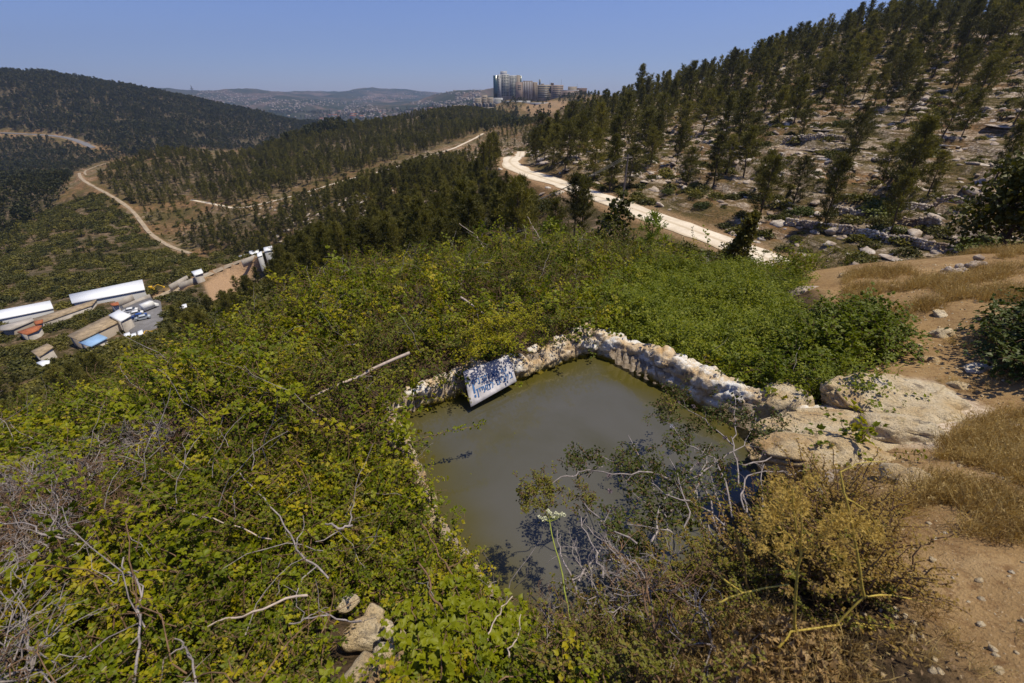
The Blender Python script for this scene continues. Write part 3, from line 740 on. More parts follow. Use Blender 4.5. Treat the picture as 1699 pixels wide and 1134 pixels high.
for i, (px, py, s, lab) in enumerate([
    (707, 845, .07, 'orange-stained stone at the left water edge'), (716, 868, .08, 'cream stone on the left pool rim below the orange one'), (735, 925, .08, 'yellow stone on the left pool rim further down'), (752, 945, .07, 'small pale stone lowest on the left pool rim'),
    (695, 800, .05, 'tiny yellow stone highest on the left pool rim')]):
    rock_at(px, py, -2.93, s, s*.7, s*.6, i*.9, 190+i, lab, 'limestone', 4)

# ------------------------------------------------------------------ the painted board
tl, tr, br, bl = PZ(768, 617, -2.84), PZ(842, 590, -2.86), PZ(857, 633, -3.08), PZ(781, 676, -3.12)
nrm = np.cross(tr-bl, tl-br); nrm /= np.linalg.norm(nrm); nrm = nrm if nrm[1] < 0 else -nrm
def bp(u, v, h=0.0): return tl*(1-u)*(1-v)+tr*u*(1-v)+br*u*v+bl*(1-u)*v+nrm*h
mb = MB(); nu, nv = 16, 10
fr = np.array([[bp(u/nu, v/nv, .012+.010*math.sin(u*.5)*math.sin(v*.4)) for u in range(nu+1)] for v in range(nv+1)]); bk = fr-nrm*.014
g = [[a*(nu+1)+b, (a+1)*(nu+1)+b, (a+1)*(nu+1)+b+1, a*(nu+1)+b+1] for a in range(nv) for b in range(nu)]; N = (nu+1)*(nv+1)
ed = [[a, a+1, a+1+N, a+N] for a in range(nu)]+[[nv*(nu+1)+a+1, nv*(nu+1)+a, nv*(nu+1)+a+N, nv*(nu+1)+a+1+N] for a in range(nu)]
ed += [[(a+1)*(nu+1), a*(nu+1), a*(nu+1)+N, (a+1)*(nu+1)+N] for a in range(nv)]+[[a*(nu+1)+nu, (a+1)*(nu+1)+nu, (a+1)*(nu+1)+nu+N, a*(nu+1)+nu+N] for a in range(nv)]
mb.add(np.concatenate([fr.reshape(-1, 3), bk.reshape(-1, 3)]), g+[[q+N for q in r[::-1]] for r in g]+ed)
board = link('sign_board', mb.mesh('sign_board', flat('shaded_white_board', (.46, .44, .47), .7, .25, 9)))  # white board, with leaf shade greyed and mottled into its base colour
tag(board, 'white board with blue hand-painted Hebrew writing leaning on the back pool wall over the water', 'sign')
GL = {'נ': [[(.3,1),(.7,1),(.7,0),(.2,0)]], 'א': [[(.1,1),(.9,0)],[(.85,1),(.62,.5)],[(.15,0),(.4,.62)]], 'ל': [[(.15,1.35),(.15,.95),(.8,.95),(.8,.6),(.4,0)]],
      'ה': [[(.1,1),(.85,1),(.85,0)],[(.2,.6),(.2,0)]], 'כ': [[(.15,1),(.8,1),(.8,0),(.15,0)]], 'י': [[(.4,1),(.7,1),(.7,.5)]], 'ס': [[(.1,1),(.9,1),(.85,.3),(.5,0),(.2,.3),(.15,1)]],
      'ב': [[(.15,1),(.75,1),(.75,0)],[(.1,0),(.95,0)]], 'ם': [[(.1,1),(.85,1),(.85,0),(.15,0),(.15,1)]], 'מ': [[(.1,0),(.2,.8),(.05,1)],[(.2,.7),(.5,1),(.85,.8),(.85,0),(.5,0)]],
      'ע': [[(.15,1),(.35,.3)],[(.85,1),(.75,.4),(.1,0)]], 'ן': [[(.4,1),(.7,1),(.7,-.35)]], '!': [[(.5,1.15),(.5,.4)],[(.5,.12),(.5,-.05)]]}
mb = MB()
def write(text, u_right, v_base, size, adv, slope=0.0, th=.011):
    x = u_right
    for ch in text:
        if ch == ' ': x -= adv*.6; continue
        wd = adv*(.62 if ch in 'י!ן' else 1.0); x -= wd
        k = 1.6 if ch == '!' else 1
        for st in GL[ch]:
            pts = np.array([[x+a*adv*.85-(adv*.2 if ch in 'י!ן' else 0), v_base-b*size*k] for a, b in st])
            for a, b in zip(pts[:-1], pts[1:]):
                d = b-a; d = d*[.7, .45]; L = np.linalg.norm(d)+1e-9; d /= L; n2 = np.array([-d[1]/.7, d[0]/.45])*th*k; e = d*[1/.7, 1/.45]*th*.8
                q = [a-e+n2, b+e+n2, b+e-n2, a-e-n2]
                mb.add([bp(c[0], c[1], .016+.010*math.sin(c[0]*nu*.5)*math.sin(c[1]*nv*.4)) for c in q], [[0, 1, 2, 3]])
write('נא לא להכניס', .88, .50, .14, .072, th=.007)
write('כלבים למעיין!', .96, .80, .16, .080, th=.008)
link('lettering', mb.mesh('lettering', flat('blue_paint', (.02, .10, .28), .5, .3, 20)), board)

# ------------------------------------------------------------------ dry branches
def bent(a, b, n=10, wob=.03, seed=0, sag=0.0):
    r = np.random.default_rng(seed); s = np.linspace(0, 1, n)[:, None]; p = a*(1-s)+b*s
    q = np.cumsum(r.normal(size=(n, 3)), 0)*wob/math.sqrt(n); q -= q[0]+(q[-1]-q[0])*s
    p = p+q; p[:, 2] += sag*4*(s*(1-s))[:, 0]; return p
def stick(pxs, z, r0, r1, m, label, name='dead_branch', seed=0, cat='branch', twigs=0, group=None):
    pts = np.concatenate([bent(PZ(*pxs[i], z[i]), PZ(*pxs[i+1], z[i+1]), 6, .02, seed+i)[(1 if i else 0):] for i in range(len(pxs)-1)])
    mb = MB(); mb.tube(pts, r0, r1, 6); r = np.random.default_rng(seed)
    for k in range(twigs):
        j = r.integers(1, len(pts)-1); d = r.normal(size=3); d /= np.linalg.norm(d); L = r.uniform(.1, .25)
        mb.tube(bent(pts[j], pts[j]+d*L, 5, .04, seed+k+9), r1*.8, r1*.3, 4)
    return tag(link(name, mb.mesh(name, M[m], True)), label, cat, group)
stick([(515, 661), (600, 624), (680, 586)], [-2.85, -2.75, -2.62], .012, .020, 'palestick', 'long pale dead branch lying across the brambles left of the pool', seed=1)
stick([(765, 494), (785, 508), (803, 521)], [-2.75, -2.72, -2.75], .018, .012, 'palestick', 'short pale broken branch among the brambles behind the pool', seed=2)
stick([(570, 574), (594, 571)], [-2.9, -2.85], 0.0099, 0.0110, 'palestick', 'stubby brown stick above the long pale branch', seed=3)
stick([(395, 780), (430, 820), (470, 870), (500, 920), (545, 960)], [-2.4, -2.35, -2.3, -2.25, -2.3], 0.0039, 0.0055, 'twig', 'grey cane curving down through the brambles left of the water', seed=4, twigs=2)
stick([(280, 843), (370, 868), (450, 895)], [-2.35, -2.3, -2.3], 0.0033, 0.0044, 'palestick', 'thin reddish-brown cane arching over the lower left brambles', seed=5)
stick([(345, 1040), (420, 1015), (510, 988)], [-2.05, -2.0, -2.02], 0.0033, 0.0060, 'palestick', 'straight tan stick in the lower left brambles', seed=6)
stick([(0, 867), (60, 874), (100, 893), (130, 905)], [-2.1, -2.0, -2.0, -2.1], 0.0033, 0.0044, 'twig', 'arching grey cane at the left edge of the picture', seed=7, twigs=2)
stick([(205, 925), (225, 960), (232, 1040), (222, 1134)], [-1.95, -1.95, -1.9, -1.85], 0.0033, 0.0050, 'twig', 'forked grey dead stem at the bottom left', seed=8, twigs=4)
stick([(290, 1060), (310, 1080), (325, 1134)], [-1.95, -1.88, -1.85], 0.0028, 0.0039, 'twig', 'hooked grey dead stem right of the forked one', seed=9, twigs=2)
stick([(540, 870), (560, 877), (585, 872)], [-2.4, -2.38, -2.4], 0.0066, 0.0077, 'twig', 'thick bleached stub in the brambles left of the water', seed=10, twigs=2)
stick([(480, 1035), (530, 1022), (600, 1030)], [-2.05, -2.0, -2.05], 0.0033, 0.0033, 'twig', 'pale forked twig left of the stone patch', seed=11, twigs=4)
stick([(700, 870), (740, 935), (760, 990)], [-2.6, -2.5, -2.45], 0.0044, 0.0055, 'browntwig', 'brown stem leaning over the left pool rim', seed=12, twigs=2)
stick([(695, 935), (715, 975), (735, 1015)], [-2.35, -2.3, -2.25], 0.0050, 0.0066, 'browntwig', 'short purple-brown stem low among the brambles', seed=13)
stick([(810, 1062), (830, 1020), (850, 990)], [-2.1, -2.2, -2.3], 0.0033, 0.0028, 'palestick', 'straight pale twig standing at the near pool corner', seed=14)
stick([(845, 1090), (858, 1060), (864, 1020)], [-2.0, -2.05, -2.2], 0.0033, 0.0022, 'palestick', 'white curved twig right of the straight pale one', seed=15)
for i, (a, b, c) in enumerate([((805, 416), (790, 390), (762, 371)), ((910, 420), (890, 385), (875, 360)), ((985, 432), (995, 420), (997, 410))]):
    stick([a, b, c], [-3.2, -2.98, -2.8], .010, .005, 'palestick', ['leafy-tipped arching shoot rising above the hedge at centre', 'tall straight bare shoots above the hedge right of centre', 'short bent bare shoot above the hedge'][i], name='bramble_shoot', seed=20+i, cat='shoot')
# ------------------------------------------------------------------ plant meshes
def unit(v): return v/(np.linalg.norm(v, axis=-1, keepdims=True)+1e-9)
def leaves(mb, base, direc, nrm, L, W, fold=.25):
    """many leaves at once: folded kites of two triangles each side"""
    base = np.asarray(base, float); n = len(base); d = unit(direc); s = unit(np.cross(d, nrm)); u = np.cross(s, d)
    L = np.broadcast_to(L, (n,))[:, None]; W = np.broadcast_to(W, (n,))[:, None]
    mid = base+d*L*.45
    v = np.stack([base, mid+s*W*.5+u*W*fold, base+d*L-u*L*.12, mid-s*W*.5+u*W*fold, mid], 1)
    i = np.arange(n)[:, None]*5
    mb.add(v.reshape(-1, 3), np.concatenate([i+[0, 1, 4], i+[1, 2, 4], i+[4, 2, 3], i+[0, 4, 3]]))
def blades(mb, base, direc, L, W, seed=0):
    """thin two-triangle blades"""
    r = np.random.default_rng(seed); n = len(base); d = unit(direc); s = unit(np.cross(d, r.normal(size=(n, 3))))
    L = np.broadcast_to(L, (n,))[:, None]; W = np.broadcast_to(W, (n,))[:, None]
    v = np.stack([base-s*W*.35, base+s*W*.35, base+d*L+s*W*.5*.6, base+d*L-s*W*.5*.6], 1)
    i = np.arange(n)[:, None]*4; mb.add(v.reshape(-1, 3), i+[0, 1, 2, 3])
def sprig(seed, length=.42, leaf=.048, n=15, tri=3, arch=.5, mat_stem='browntwig', up=1.0):
    r = np.random.default_rng(seed); mb = MB(); k = 8; s = np.linspace(0, 1, k)
    a = r.uniform(0, 6.28); out = np.array([math.cos(a), math.sin(a), 0])
    pts = np.stack([out*(length*.75*x) + np.array([0, 0, up])*length*(x-arch*x*x) for x in s])+r.normal(size=(k, 3))*.008
    B, D, N = [], [], []
    for i in range(n):
        x = (i+.5)/n*.95+.05; p = np.array([np.interp(x, s, pts[:, c]) for c in range(3)]); th = i*2.4+r.uniform(-.4, .4)
        side = unit(np.array([math.cos(th), math.sin(th), r.uniform(0, .6)])); pe = p+side*leaf*r.uniform(.3, .9)
        for j in range(tri):
            dj = unit(side+np.array([math.cos(th+1.3*(j-1)), math.sin(th+1.3*(j-1)), r.uniform(-.35, .35)])*.9*(j != 1))
            B.append(pe); D.append(dj); N.append(unit(np.array([r.normal()*.35, r.normal()*.35, 1])))
    Ls = leaf*r.uniform(.6, 1.15, len(B)); leaves(mb, B, np.array(D), np.array(N), Ls, Ls*.72)
    st = MB(); st.tube(pts, .004, .0015, 3)
    return mb, st, pts
def two_mat_mesh(name, mbs, mats):
    v, f3, f4, m3, m4, n = [], [], [], [], [], 0
    for i, b in enumerate(mbs):
        vv = np.concatenate(b.v); v.append(vv)
        for a in b.f[3]: f3.append(a+n); m3 += [i]*len(a)
        for a in b.f[4]: f4.append(a+n); m4 += [i]*len(a)
        n += len(vv)
    fl = ([np.concatenate(f3)] if f3 else [])+([np.concatenate(f4)] if f4 else [])
    return new_mesh(name, np.concatenate(v), fl, mats, midx=m3+m4)
def source(name, meshes):
    """an unlinked collection holding the pieces a 'stuff' object repeats"""
    col = bpy.data.collections.new(name+'_pieces')
    for i, me in enumerate(meshes): col.objects.link(bpy.data.objects.new('%s_piece_%02d' % (name, i), me))
    return col
def scatter(name, col, nvar, pts, rot, scale, label, cat, seed=0):
    """one stuff object: instances of the pieces on the given points"""
    pts = np.asarray(pts); n = len(pts); r = np.random.default_rng(seed+5)
    me = bpy.data.meshes.new(name); me.vertices.add(n); me.vertices.foreach_set('co', pts.astype(np.float32).ravel())
    for k, typ, val in (('rot', 'FLOAT_VECTOR', rot), ('scl', 'FLOAT_VECTOR', scale if scale.ndim == 2 else np.repeat(scale[:, None], 3, 1)), ('idx', 'INT', r.integers(0, nvar, n))):
        at = me.attributes.new(k, typ, 'POINT')
        at.data.foreach_set('vector' if typ == 'FLOAT_VECTOR' else 'value', np.asarray(val, np.int32 if typ == 'INT' else np.float32).ravel())
    o = link(name, me)
    ng = bpy.data.node_groups.new(name, 'GeometryNodeTree')
    ng.interface.new_socket('Geometry', in_out='INPUT', socket_type='NodeSocketGeometry'); ng.interface.new_socket('Geometry', in_out='OUTPUT', socket_type='NodeSocketGeometry')
    gi = ng.nodes.new('NodeGroupInput'); go = ng.nodes.new('NodeGroupOutput')
    ci = ng.nodes.new('GeometryNodeCollectionInfo'); ci.inputs[0].default_value = col; ci.inputs['Separate Children'].default_value = True; ci.inputs['Reset Children'].default_value = True
    ip = ng.nodes.new('GeometryNodeInstanceOnPoints'); ip.inputs['Pick Instance'].default_value = True
    def na(k, t): q = ng.nodes.new('GeometryNodeInputNamedAttribute'); q.data_type = t; q.inputs['Name'].default_value = k; return q.outputs['Attribute']
    e2r = ng.nodes.new('FunctionNodeEulerToRotation')
    L = ng.links.new
    m2p = ng.nodes.new('GeometryNodeMeshToPoints'); L(gi.outputs[0], m2p.inputs['Mesh']); L(m2p.outputs[0], ip.inputs['Points'])
    L(ci.outputs[0], ip.inputs['Instance']); L(na('idx', 'INT'), ip.inputs['Instance Index'])
    L(na('rot', 'FLOAT_VECTOR'), e2r.inputs[0]); L(e2r.outputs[0], ip.inputs['Rotation']); L(na('scl', 'FLOAT_VECTOR'), ip.inputs['Scale'])
    L(ip.outputs[0], go.inputs[0])
    md = o.modifiers.new('scatter', 'NODES'); md.node_group = ng
    return tag(o, label, cat, kind='stuff')
def rotz(n, seed, tilt=.3):
    r = np.random.default_rng(seed); return np.stack([r.normal(size=n)*tilt, r.normal(size=n)*tilt, r.uniform(0, 6.283, n)], 1)

# -- pines
def pine(seed, H_=9.0, wid=.23, nb=42, tuf=11, bl=8, low=.16, blen=.42, bw=.085, lean=.0):
    r = np.random.default_rng(seed); trunk = MB(); crown = MB(); k = 9; s = np.linspace(0, 1, k)
    tp = np.stack([lean*H_*s*s+np.cumsum(r.normal(size=k))*.05*H_/9, np.cumsum(r.normal(size=k))*.05*H_/9, s*H_*.97], 1); tp[0, :2] = 0
    trunk.tube(tp, np.r_[.019, np.linspace(.014, .0025, k-1)]*H_, None, 6)
    B, D = [], []
    for i in range(nb):
        f = (i+.5)/nb; z = low+(1-low)*f**.85; p0 = np.array([np.interp(z, s, tp[:, c]) for c in range(3)])
        prof = (1-f)**.62*(.35+.65*min(1, f*4))+.05
        L = H_*wid*prof*r.uniform(.45, 1.4)+.15; a = i*2.39996+r.uniform(-.6, .6); up = r.uniform(.1, .55)+f*.5
        d = unit(np.array([math.cos(a), math.sin(a), up])); p1 = p0+d*L
        trunk.tube(bent(p0, p1, 4, .12, seed+i), .004*H_*(1-f*.6), .001*H_, 3)
        nt_ = max(3, int(tuf*(.5+L/(H_*wid))))
        for t in np.linspace(.3, 1.02, nt_):
            c = p0+d*L*t+r.normal(size=3)*.11*L**.5*[1, 1, .7]
            for _ in range(bl): B.append(c+r.normal(size=3)*.10); D.append(unit(r.normal(size=3)+d*.6+[0, 0, .55]))
    top = tp[-1]
    for _ in range(bl*6): B.append(top+[r.normal()*.08, r.normal()*.08, -r.uniform(0, .1)*H_]); D.append(unit(r.normal(size=3)*.6+[0, 0, 1]))
    B = np.array(B); D = np.array(D); blades(crown, B, D, blen*r.uniform(.6, 1.1, len(B))*H_/9, bw*H_/9, seed)
    return trunk, crown
PINES = []
specs = [dict(wid=.26), dict(wid=.32), dict(wid=.29, low=.28), dict(wid=.22, low=.1), dict(wid=.38, low=.06, nb=52), dict(wid=.26, low=.35, lean=.03), dict(wid=.29, lean=-.03), dict(wid=.24, low=.3)]
for i, s_ in enumerate(specs):
    t_, c_ = pine(300+i, **s_)
    PINES.append((t_.mesh('trunk', M['bark'], True), c_.mesh('crown', M['pine'])))
MIDP = []
for i in range(6):
    t_, c_ = pine(340+i, wid=[.20, .26, .22, .18, .3, .24][i], nb=20, tuf=5, bl=4, low=[.12, .2, .3, .1, .08, .2][i], blen=.8, bw=.26)
    MIDP.append(two_mat_mesh('middle_pine', [c_, t_], [M['pine'], M['bark']]))
FARP = []
for i in range(5):
    r = np.random.default_rng(360+i); c_ = MB(); n = 60; f = r.uniform(0, 1, n)**.8; a = r.uniform(0, 6.28, n); rad = 9*.34*(1-f)**.6*r.uniform(.3, 1, n)
    B = np.stack([np.cos(a)*rad, np.sin(a)*rad, 1.2+f*7.4], 1); blades(c_, B, unit(np.stack([np.cos(a), np.sin(a), r.uniform(.2, 1.5, n)], 1)), 1.7, 1.3, i)
    FARP.append(c_.mesh('distant_tree', M['pine_far']))
def shrub_mb(seed, R_=1.0, hz=.75, n=900, L=.16, W=.10, loose=.25):
    r = np.random.default_rng(seed); mb = MB(); d = unit(r.normal(size=(n, 3))); d[:, 2] = np.abs(d[:, 2])-.12
    lump = 1+.35*fbm(d[:, 0]*2+seed, d[:, 1]*2, d[:, 2]*2, oct=2, seed=seed)
    rad = R_*lump*(1-loose*r.uniform(0, 1, n)**1.5*2.2); B = d*rad[:, None]*[1, 1, hz]+[0, 0, .1]
    leaves(mb, B, unit(d+r.normal(size=(n, 3))*.8), unit(d+r.normal(size=(n, 3))*.5+[0, 0, .5]), L*r.uniform(.6, 1.2, n)*R_, W*R_)
    return mb
def stems_mb(seed, R_=1.0, hz=.75, n=7, r0=.02):
    r = np.random.default_rng(seed); mb = MB()
    for i in range(n):
        a = r.uniform(0, 6.28); mb.tube(bent(np.zeros(3), np.array([math.cos(a)*R_*.6, math.sin(a)*R_*.6, R_*hz*.75]), 5, .12*R_, seed+i), r0*R_, r0*.3*R_, 4)
    return mb
SHR = [(stems_mb(400+i).mesh('stem', M['bark']), shrub_mb(400+i, n=1100).mesh('foliage', M[['scrub', 'darkleaf', 'scrub', 'darkleaf'][i]])) for i in range(4)]
SCR = [shrub_mb(420+i, n=260, L=.34, W=.24).mesh('scrub_piece', M['scrub'] if i % 2 else M['pine']) for i in range(5)]

# ------------------------------------------------------------------ where the pines stand
cand = []
def poisson(poly, r0, r1, spacing, seed, hmin, hmax, n_try=None, jitter=.9, dens=None):
    """points about `spacing` m apart on the ground that falls inside the picture polygon"""
    r = np.random.default_rng(seed); poly = np.array(poly, float)
    pad = 120; amin = math.atan2(poly[:, 0].min()-pad-W0/2, FP*.9); amax = math.atan2(poly[:, 0].max()+pad-W0/2, FP*.9)
    L = 2*r1; g = np.arange(-r1, r1, spacing); X, Y = np.meshgrid(g, np.arange(0, r1, spacing)); X = X.ravel(); Y = Y.ravel()
    X = X+r.uniform(-.5, .5, len(X))*spacing*jitter; Y = Y+r.uniform(-.5, .5, len(Y))*spacing*jitter
    rr_ = np.hypot(X, Y); k = (rr_ > r0) & (rr_ < r1) & (np.arctan2(X, Y) > amin-.2) & (np.arctan2(X, Y) < amax+.2); X, Y = X[k], Y[k]
    Z = H(X, Y); px, py, dp = project(np.stack([X, Y, Z], 1)); k = inpoly(px, py, poly); X, Y, Z, px, py = X[k], Y[k], Z[k], px[k], py[k]
    if dens is not None: k = r.uniform(0, 1, len(X)) < dens(X, Y, px, py); X, Y, Z = X[k], Y[k], Z[k]
    for key, (w, wd) in ROADS.items():
        if len(X) == 0: break
        k = np.ones(len(X), bool)
        for s in range(0, len(X), 5000):
            d2 = ((X[s:s+5000, None]-w[None, :, 0])**2+(Y[s:s+5000, None]-w[None, :, 1])**2).min(1); k[s:s+5000] = d2 > (wd*.5+1.2)**2
        X, Y, Z = X[k], Y[k], Z[k]
    return np.stack([X, Y, Z, r.uniform(hmin, hmax, len(X))], 1)
# individually placed pines (base pixel, height in pixels)
HAND = [(916,277,66),(936,288,80),(890,269,52),(985,301,82),(1043,309,66),(1019,264,66),(1080,274,58),(1092,229,66),(996,251,72),(1067,224,56),(1135,251,46),(1184,309,84),(1245,256,60),(1260,327,74),(1168,192,56),
 (1290,208,58),(1035,229,68),(1316,340,78),(1377,318,62),(1462,305,66),(1538,327,74),(1287,188,52),(1377,192,44),(1499,200,60),(960,262,70),(900,246,52),(945,235,60),(1110,200,60),(1210,150,58),(1140,165,55),
 (1330,225,52),(1420,250,60),(1450,175,60),(1560,235,80),(1610,190,85),(1650,300,90),(1680,210,90),(1400,140,70),(1350,150,60),(1520,120,85),(1590,110,95),(1650,90,95),(1060,170,55),(1480,90,75),(1250,130,55)]
hp = hit([(a[0], a[1]) for a in HAND], 30)
hand = np.array([[p[0], p[1], p[2], a[2]*(p[1]*CF[0]+p[2]*CF[1])/FP*.98] for p, a in zip(hp, HAND)])
def d_right(X, Y, px, py):
    top = 1-sstep(95, 235, py-(1300-px)*.22)
    return np.clip(.13+.87*top, 0, 1)*np.where(px < 1000, 1.0, 1.0)
rightpoly = [(850,236),(872,246),(900,285),(960,305),(1060,335),(1200,390),(1300,430),(1420,410),(1600,400),(1900,380),(1900,-300),(1400,-100),(1250,20),(1100,110),(960,140),(880,200)]
right = poisson(rightpoly, 34, 330, 5.6, 1, 4.2, 9.8, dens=d_right)
k = ((right[:, None, :2]-hand[None, :, :2])**2).sum(2).min(1) > 9; right = right[k]
nearw = poisson(REG['nearwood'], 45, 215, 3.8, 2, 4.0, 7.4, dens=lambda X, Y, px, py: .93+0*X)
midw = poisson(REG['midwood'], 115, 300, 4.6, 3, 5, 8.5, dens=lambda X, Y, px, py: .3+.7*sstep(-.5, -.1, fbm(X/22, Y/22, oct=2, seed=80)))
nose = poisson([(140,300),(215,272),(280,262),(330,335),(420,345),(460,400),(330,425),(262,392),(215,340)], 110, 420, 6.5, 18, 3, 7, dens=lambda X, Y, px, py: .15+.75*sstep(-.2, .3, fbm(X/25, Y/25, oct=2, seed=89)))
valtree = poisson(REG['scrub'], 150, 430, 8.0, 19, 3, 6, dens=lambda X, Y, px, py: .6*sstep(-.3, .3, fbm(X/35, Y/35, oct=2, seed=79))*(np.hypot((X-FARM[0])*.8, Y-FARM[1]) > 55))
behind = poisson([(560,470),(700,400),(880,385),(1010,395),(1240,430),(1300,450),(1200,450),(1000,440),(700,470)], 17, 75, 4.2, 4, 4, 7, dens=lambda X, Y, px, py: .55+0*X)
lslope = poisson([(-250,560),(120,600),(240,530),(420,470),(560,430),(640,420),(560,520),(380,600),(0,760),(-250,760)], 17, 110, 4.0, 5, 2.5, 5, dens=lambda X, Y, px, py: .6+0*X)
upw = poisson([(800,228),(860,205),(960,196),(905,262),(872,246),(830,250),(800,262),(765,272)], 100, 640, 6.5, 17, 3.5, 7.5, dens=lambda X, Y, px, py: .2+.6*sstep(-.2, .3, fbm(X/30, Y/30, oct=2, seed=87)))
spur = poisson(REG['spur'], 190, 780, 5.6, 6, 6, 10, dens=lambda X, Y, px, py: .25+.75*sstep(-.5, .0, fbm(X/40, Y/40, oct=2, seed=81)))
def clear_view(a, poly, dmax):
    tx_, ty_, d_ = project(a[:, :3]+np.c_[np.zeros((len(a), 2)), a[:, 3]*.9]); mx_, my_, _ = project(a[:, :3]+np.c_[np.zeros((len(a), 2)), a[:, 3]*.5])
    return a[~((inpoly(tx_, ty_, poly) | inpoly(mx_, my_, poly)) & (d_ < dmax))]
FARMWIN = [(-80,440),(-80,580),(40,612),(100,585),(140,582),(195,592),(245,575),(276,540),(285,500),(300,470),(450,430),(450,400),(330,430)]
TRACKWIN = [(820,235),(900,282),(1060,332),(1330,435),(1340,470),(1180,415),(1040,368),(880,310),(830,280)]
lslope = clear_view(lslope, FARMWIN, 120); behind = clear_view(behind, FARMWIN, 120); nearw = clear_view(nearw, FARMWIN, 140)
behind = clear_view(behind, TRACKWIN, 80); nearw = clear_view(nearw, TRACKWIN, 110)
YARD0 = [(-60,500),(240,455),(345,440),(460,405),(460,425),(352,465),(280,490),(275,545),(225,560),(150,580),(100,600),(-60,565)]
groups = [('right', hand), ('right', right), ('near', nearw), ('mid', midw), ('near', behind), ('left', lslope), ('spur', spur), ('spur', upw), ('spur', nose), ('spur', clear_view(valtree, YARD0, 400))]
allp = np.concatenate([np.c_[g[1], np.full(len(g[1]), i)] for i, g in enumerate(groups)])
px, py, dep = project(allp[:, :3]); topp = allp[:, :3]+np.c_[np.zeros((len(allp), 2)), allp[:, 3]*.75]
tx, ty, _ = project(topp)
vis = visible(topp, .3) & (tx > -20) & (tx < W0+20) & (ty > -60) & (ty < H0)
size = np.where(vis, allp[:, 3]/dep, 0)+np.where(allp[:, 4] == 0, 1, 0)
order = np.argsort(-size); N_IND = 295
ind, rest = order[:N_IND], order[N_IND:]
LAB = {'right': ('pine standing on the rocky terraced slope right of the white track', 'pines on the rocky right-hand slope'), 'near': ('pine in the dense wood directly below the white track', 'pines in the wood below the white track'),
       'mid': ('pine in the belt between the thin track and the near wood', 'pines below the thin track'), 'left': ('pine on the bank falling towards the farm buildings', 'pines on the bank above the farm'), 'spur': ('pine on the middle spur or its foot, away from the near wood', 'pines on the middle spur')}
HLAB = {0: 'leftmost tall pine of the row beside the white track bend', 4: 'broad dark pine right beside the wooden utility pole', 11: 'widest bushy pine low on the rocky slope right of the utility pole', 13: 'bushy dark pine low on the slope with shrubs at its foot', 17: 'large pine just above the dry stone terrace wall', 20: 'dark leaning pine on the right slope below the crest shade', 21: 'small isolated pine on the rocky patch below the skyline wood', 22: 'smallest thin pine on the bare orange soil patch high right'}
rt = np.random.default_rng(55)
for c, k in enumerate(ind):
    x, y, z, h, gi = allp[k]; key = groups[int(gi)][0]; lab, grp = LAB[key]
    if gi == 0 and int(k) in HLAB: lab, grp2 = HLAB[int(k)], grp
    t = thing('pine_tree', (x, y, z-.15), lab, 'pine tree', grp, rt.uniform(0, 6.28))
    v = int(rt.integers(0, 8)) if gi > 1 else int(rt.choice([0, 1, 3, 4, 4, 1]))
    lean = rt.normal()*.025; t.rotation_euler = (lean, rt.normal()*.025, t.rotation_euler[2]); s = h/9
    sx = s*(.92 if gi > 1 else .98)*rt.uniform(.8, 1.25); t.scale = (sx, sx, s)
    link('trunk', PINES[v][0], t); link('crown', PINES[v][1], t)
rest_near = rest[(dep[rest] < 230)]; rest_far = rest[(dep[rest] >= 230)]
colp = source('forest', [two_mat_mesh('pine_piece', [c_, t_], [M['pine'], M['bark']]) for t_, c_ in [pine(380+i, wid=w, nb=30, tuf=7, bl=6, blen=.55, bw=.13, low=lo) for i, (w, lo) in enumerate([(.2, .15), (.26, .2), (.22, .3), (.18, .1)])]]+MIDP)
def put(idx): return allp[idx, :3]-[0, 0, .2]
# nearer pines use the finer pieces (0-3), farther ones the lighter (4-9)
o = scatter('pine_forest', colp, 10, put(rest), rotz(len(rest), 9, .05), np.stack([allp[rest, 3]/9*rt.uniform(.85, 1.25, len(rest))]*2+[allp[rest, 3]/9], 1), 'remaining mass of pines covering the spur and slopes between the tracks', 'forest')
ii = np.where(dep[rest] < 200, rt.integers(0, 4, len(rest)), rt.integers(4, 10, len(rest))).astype(np.int32); o.data.attributes['idx'].data.foreach_set('value', ii)
lh = poisson(REG['lefthill'], 400, 1750, 7.6, 11, 6, 11, dens=lambda X, Y, px, py: .25+.75*sstep(-.85, -.5, fbm(X/60, Y/60, oct=3, seed=82)))
vw = poisson(REG['valleywood'], 230, 1300, 6.0, 12, 3, 8, dens=lambda X, Y, px, py: .9+0*X)
pl = poisson([(690,205),(760,170),(840,160),(1000,150),(960,200),(880,246),(800,218)], 420, 1000, 10, 13, 5, 9, dens=lambda X, Y, px, py: np.where(inpoly(px, py, [(858,176),(935,165),(960,190),(900,200),(860,200)]), .08, .55))
fh = poisson([(-300,140),(300,150),(420,160),(560,190),(700,180),(830,165),(830,200),(560,215),(400,195),(-300,200)], 1700, 3600, 26, 14, 9, 15, dens=lambda X, Y, px, py: sstep(-.2, .2, fbm(X/160, Y/160, oct=3, seed=83)))
ff = np.concatenate([lh, vw, pl, fh])
scatter('far_forest', source('far', FARP), 5, ff[:, :3]-[0, 0, .3], rotz(len(ff), 15, .05), ff[:, 3]/8.5, 'dark far-off wood covering the left hill and the valley behind', 'forest')
print('pines', len(allp), 'far', len(ff))

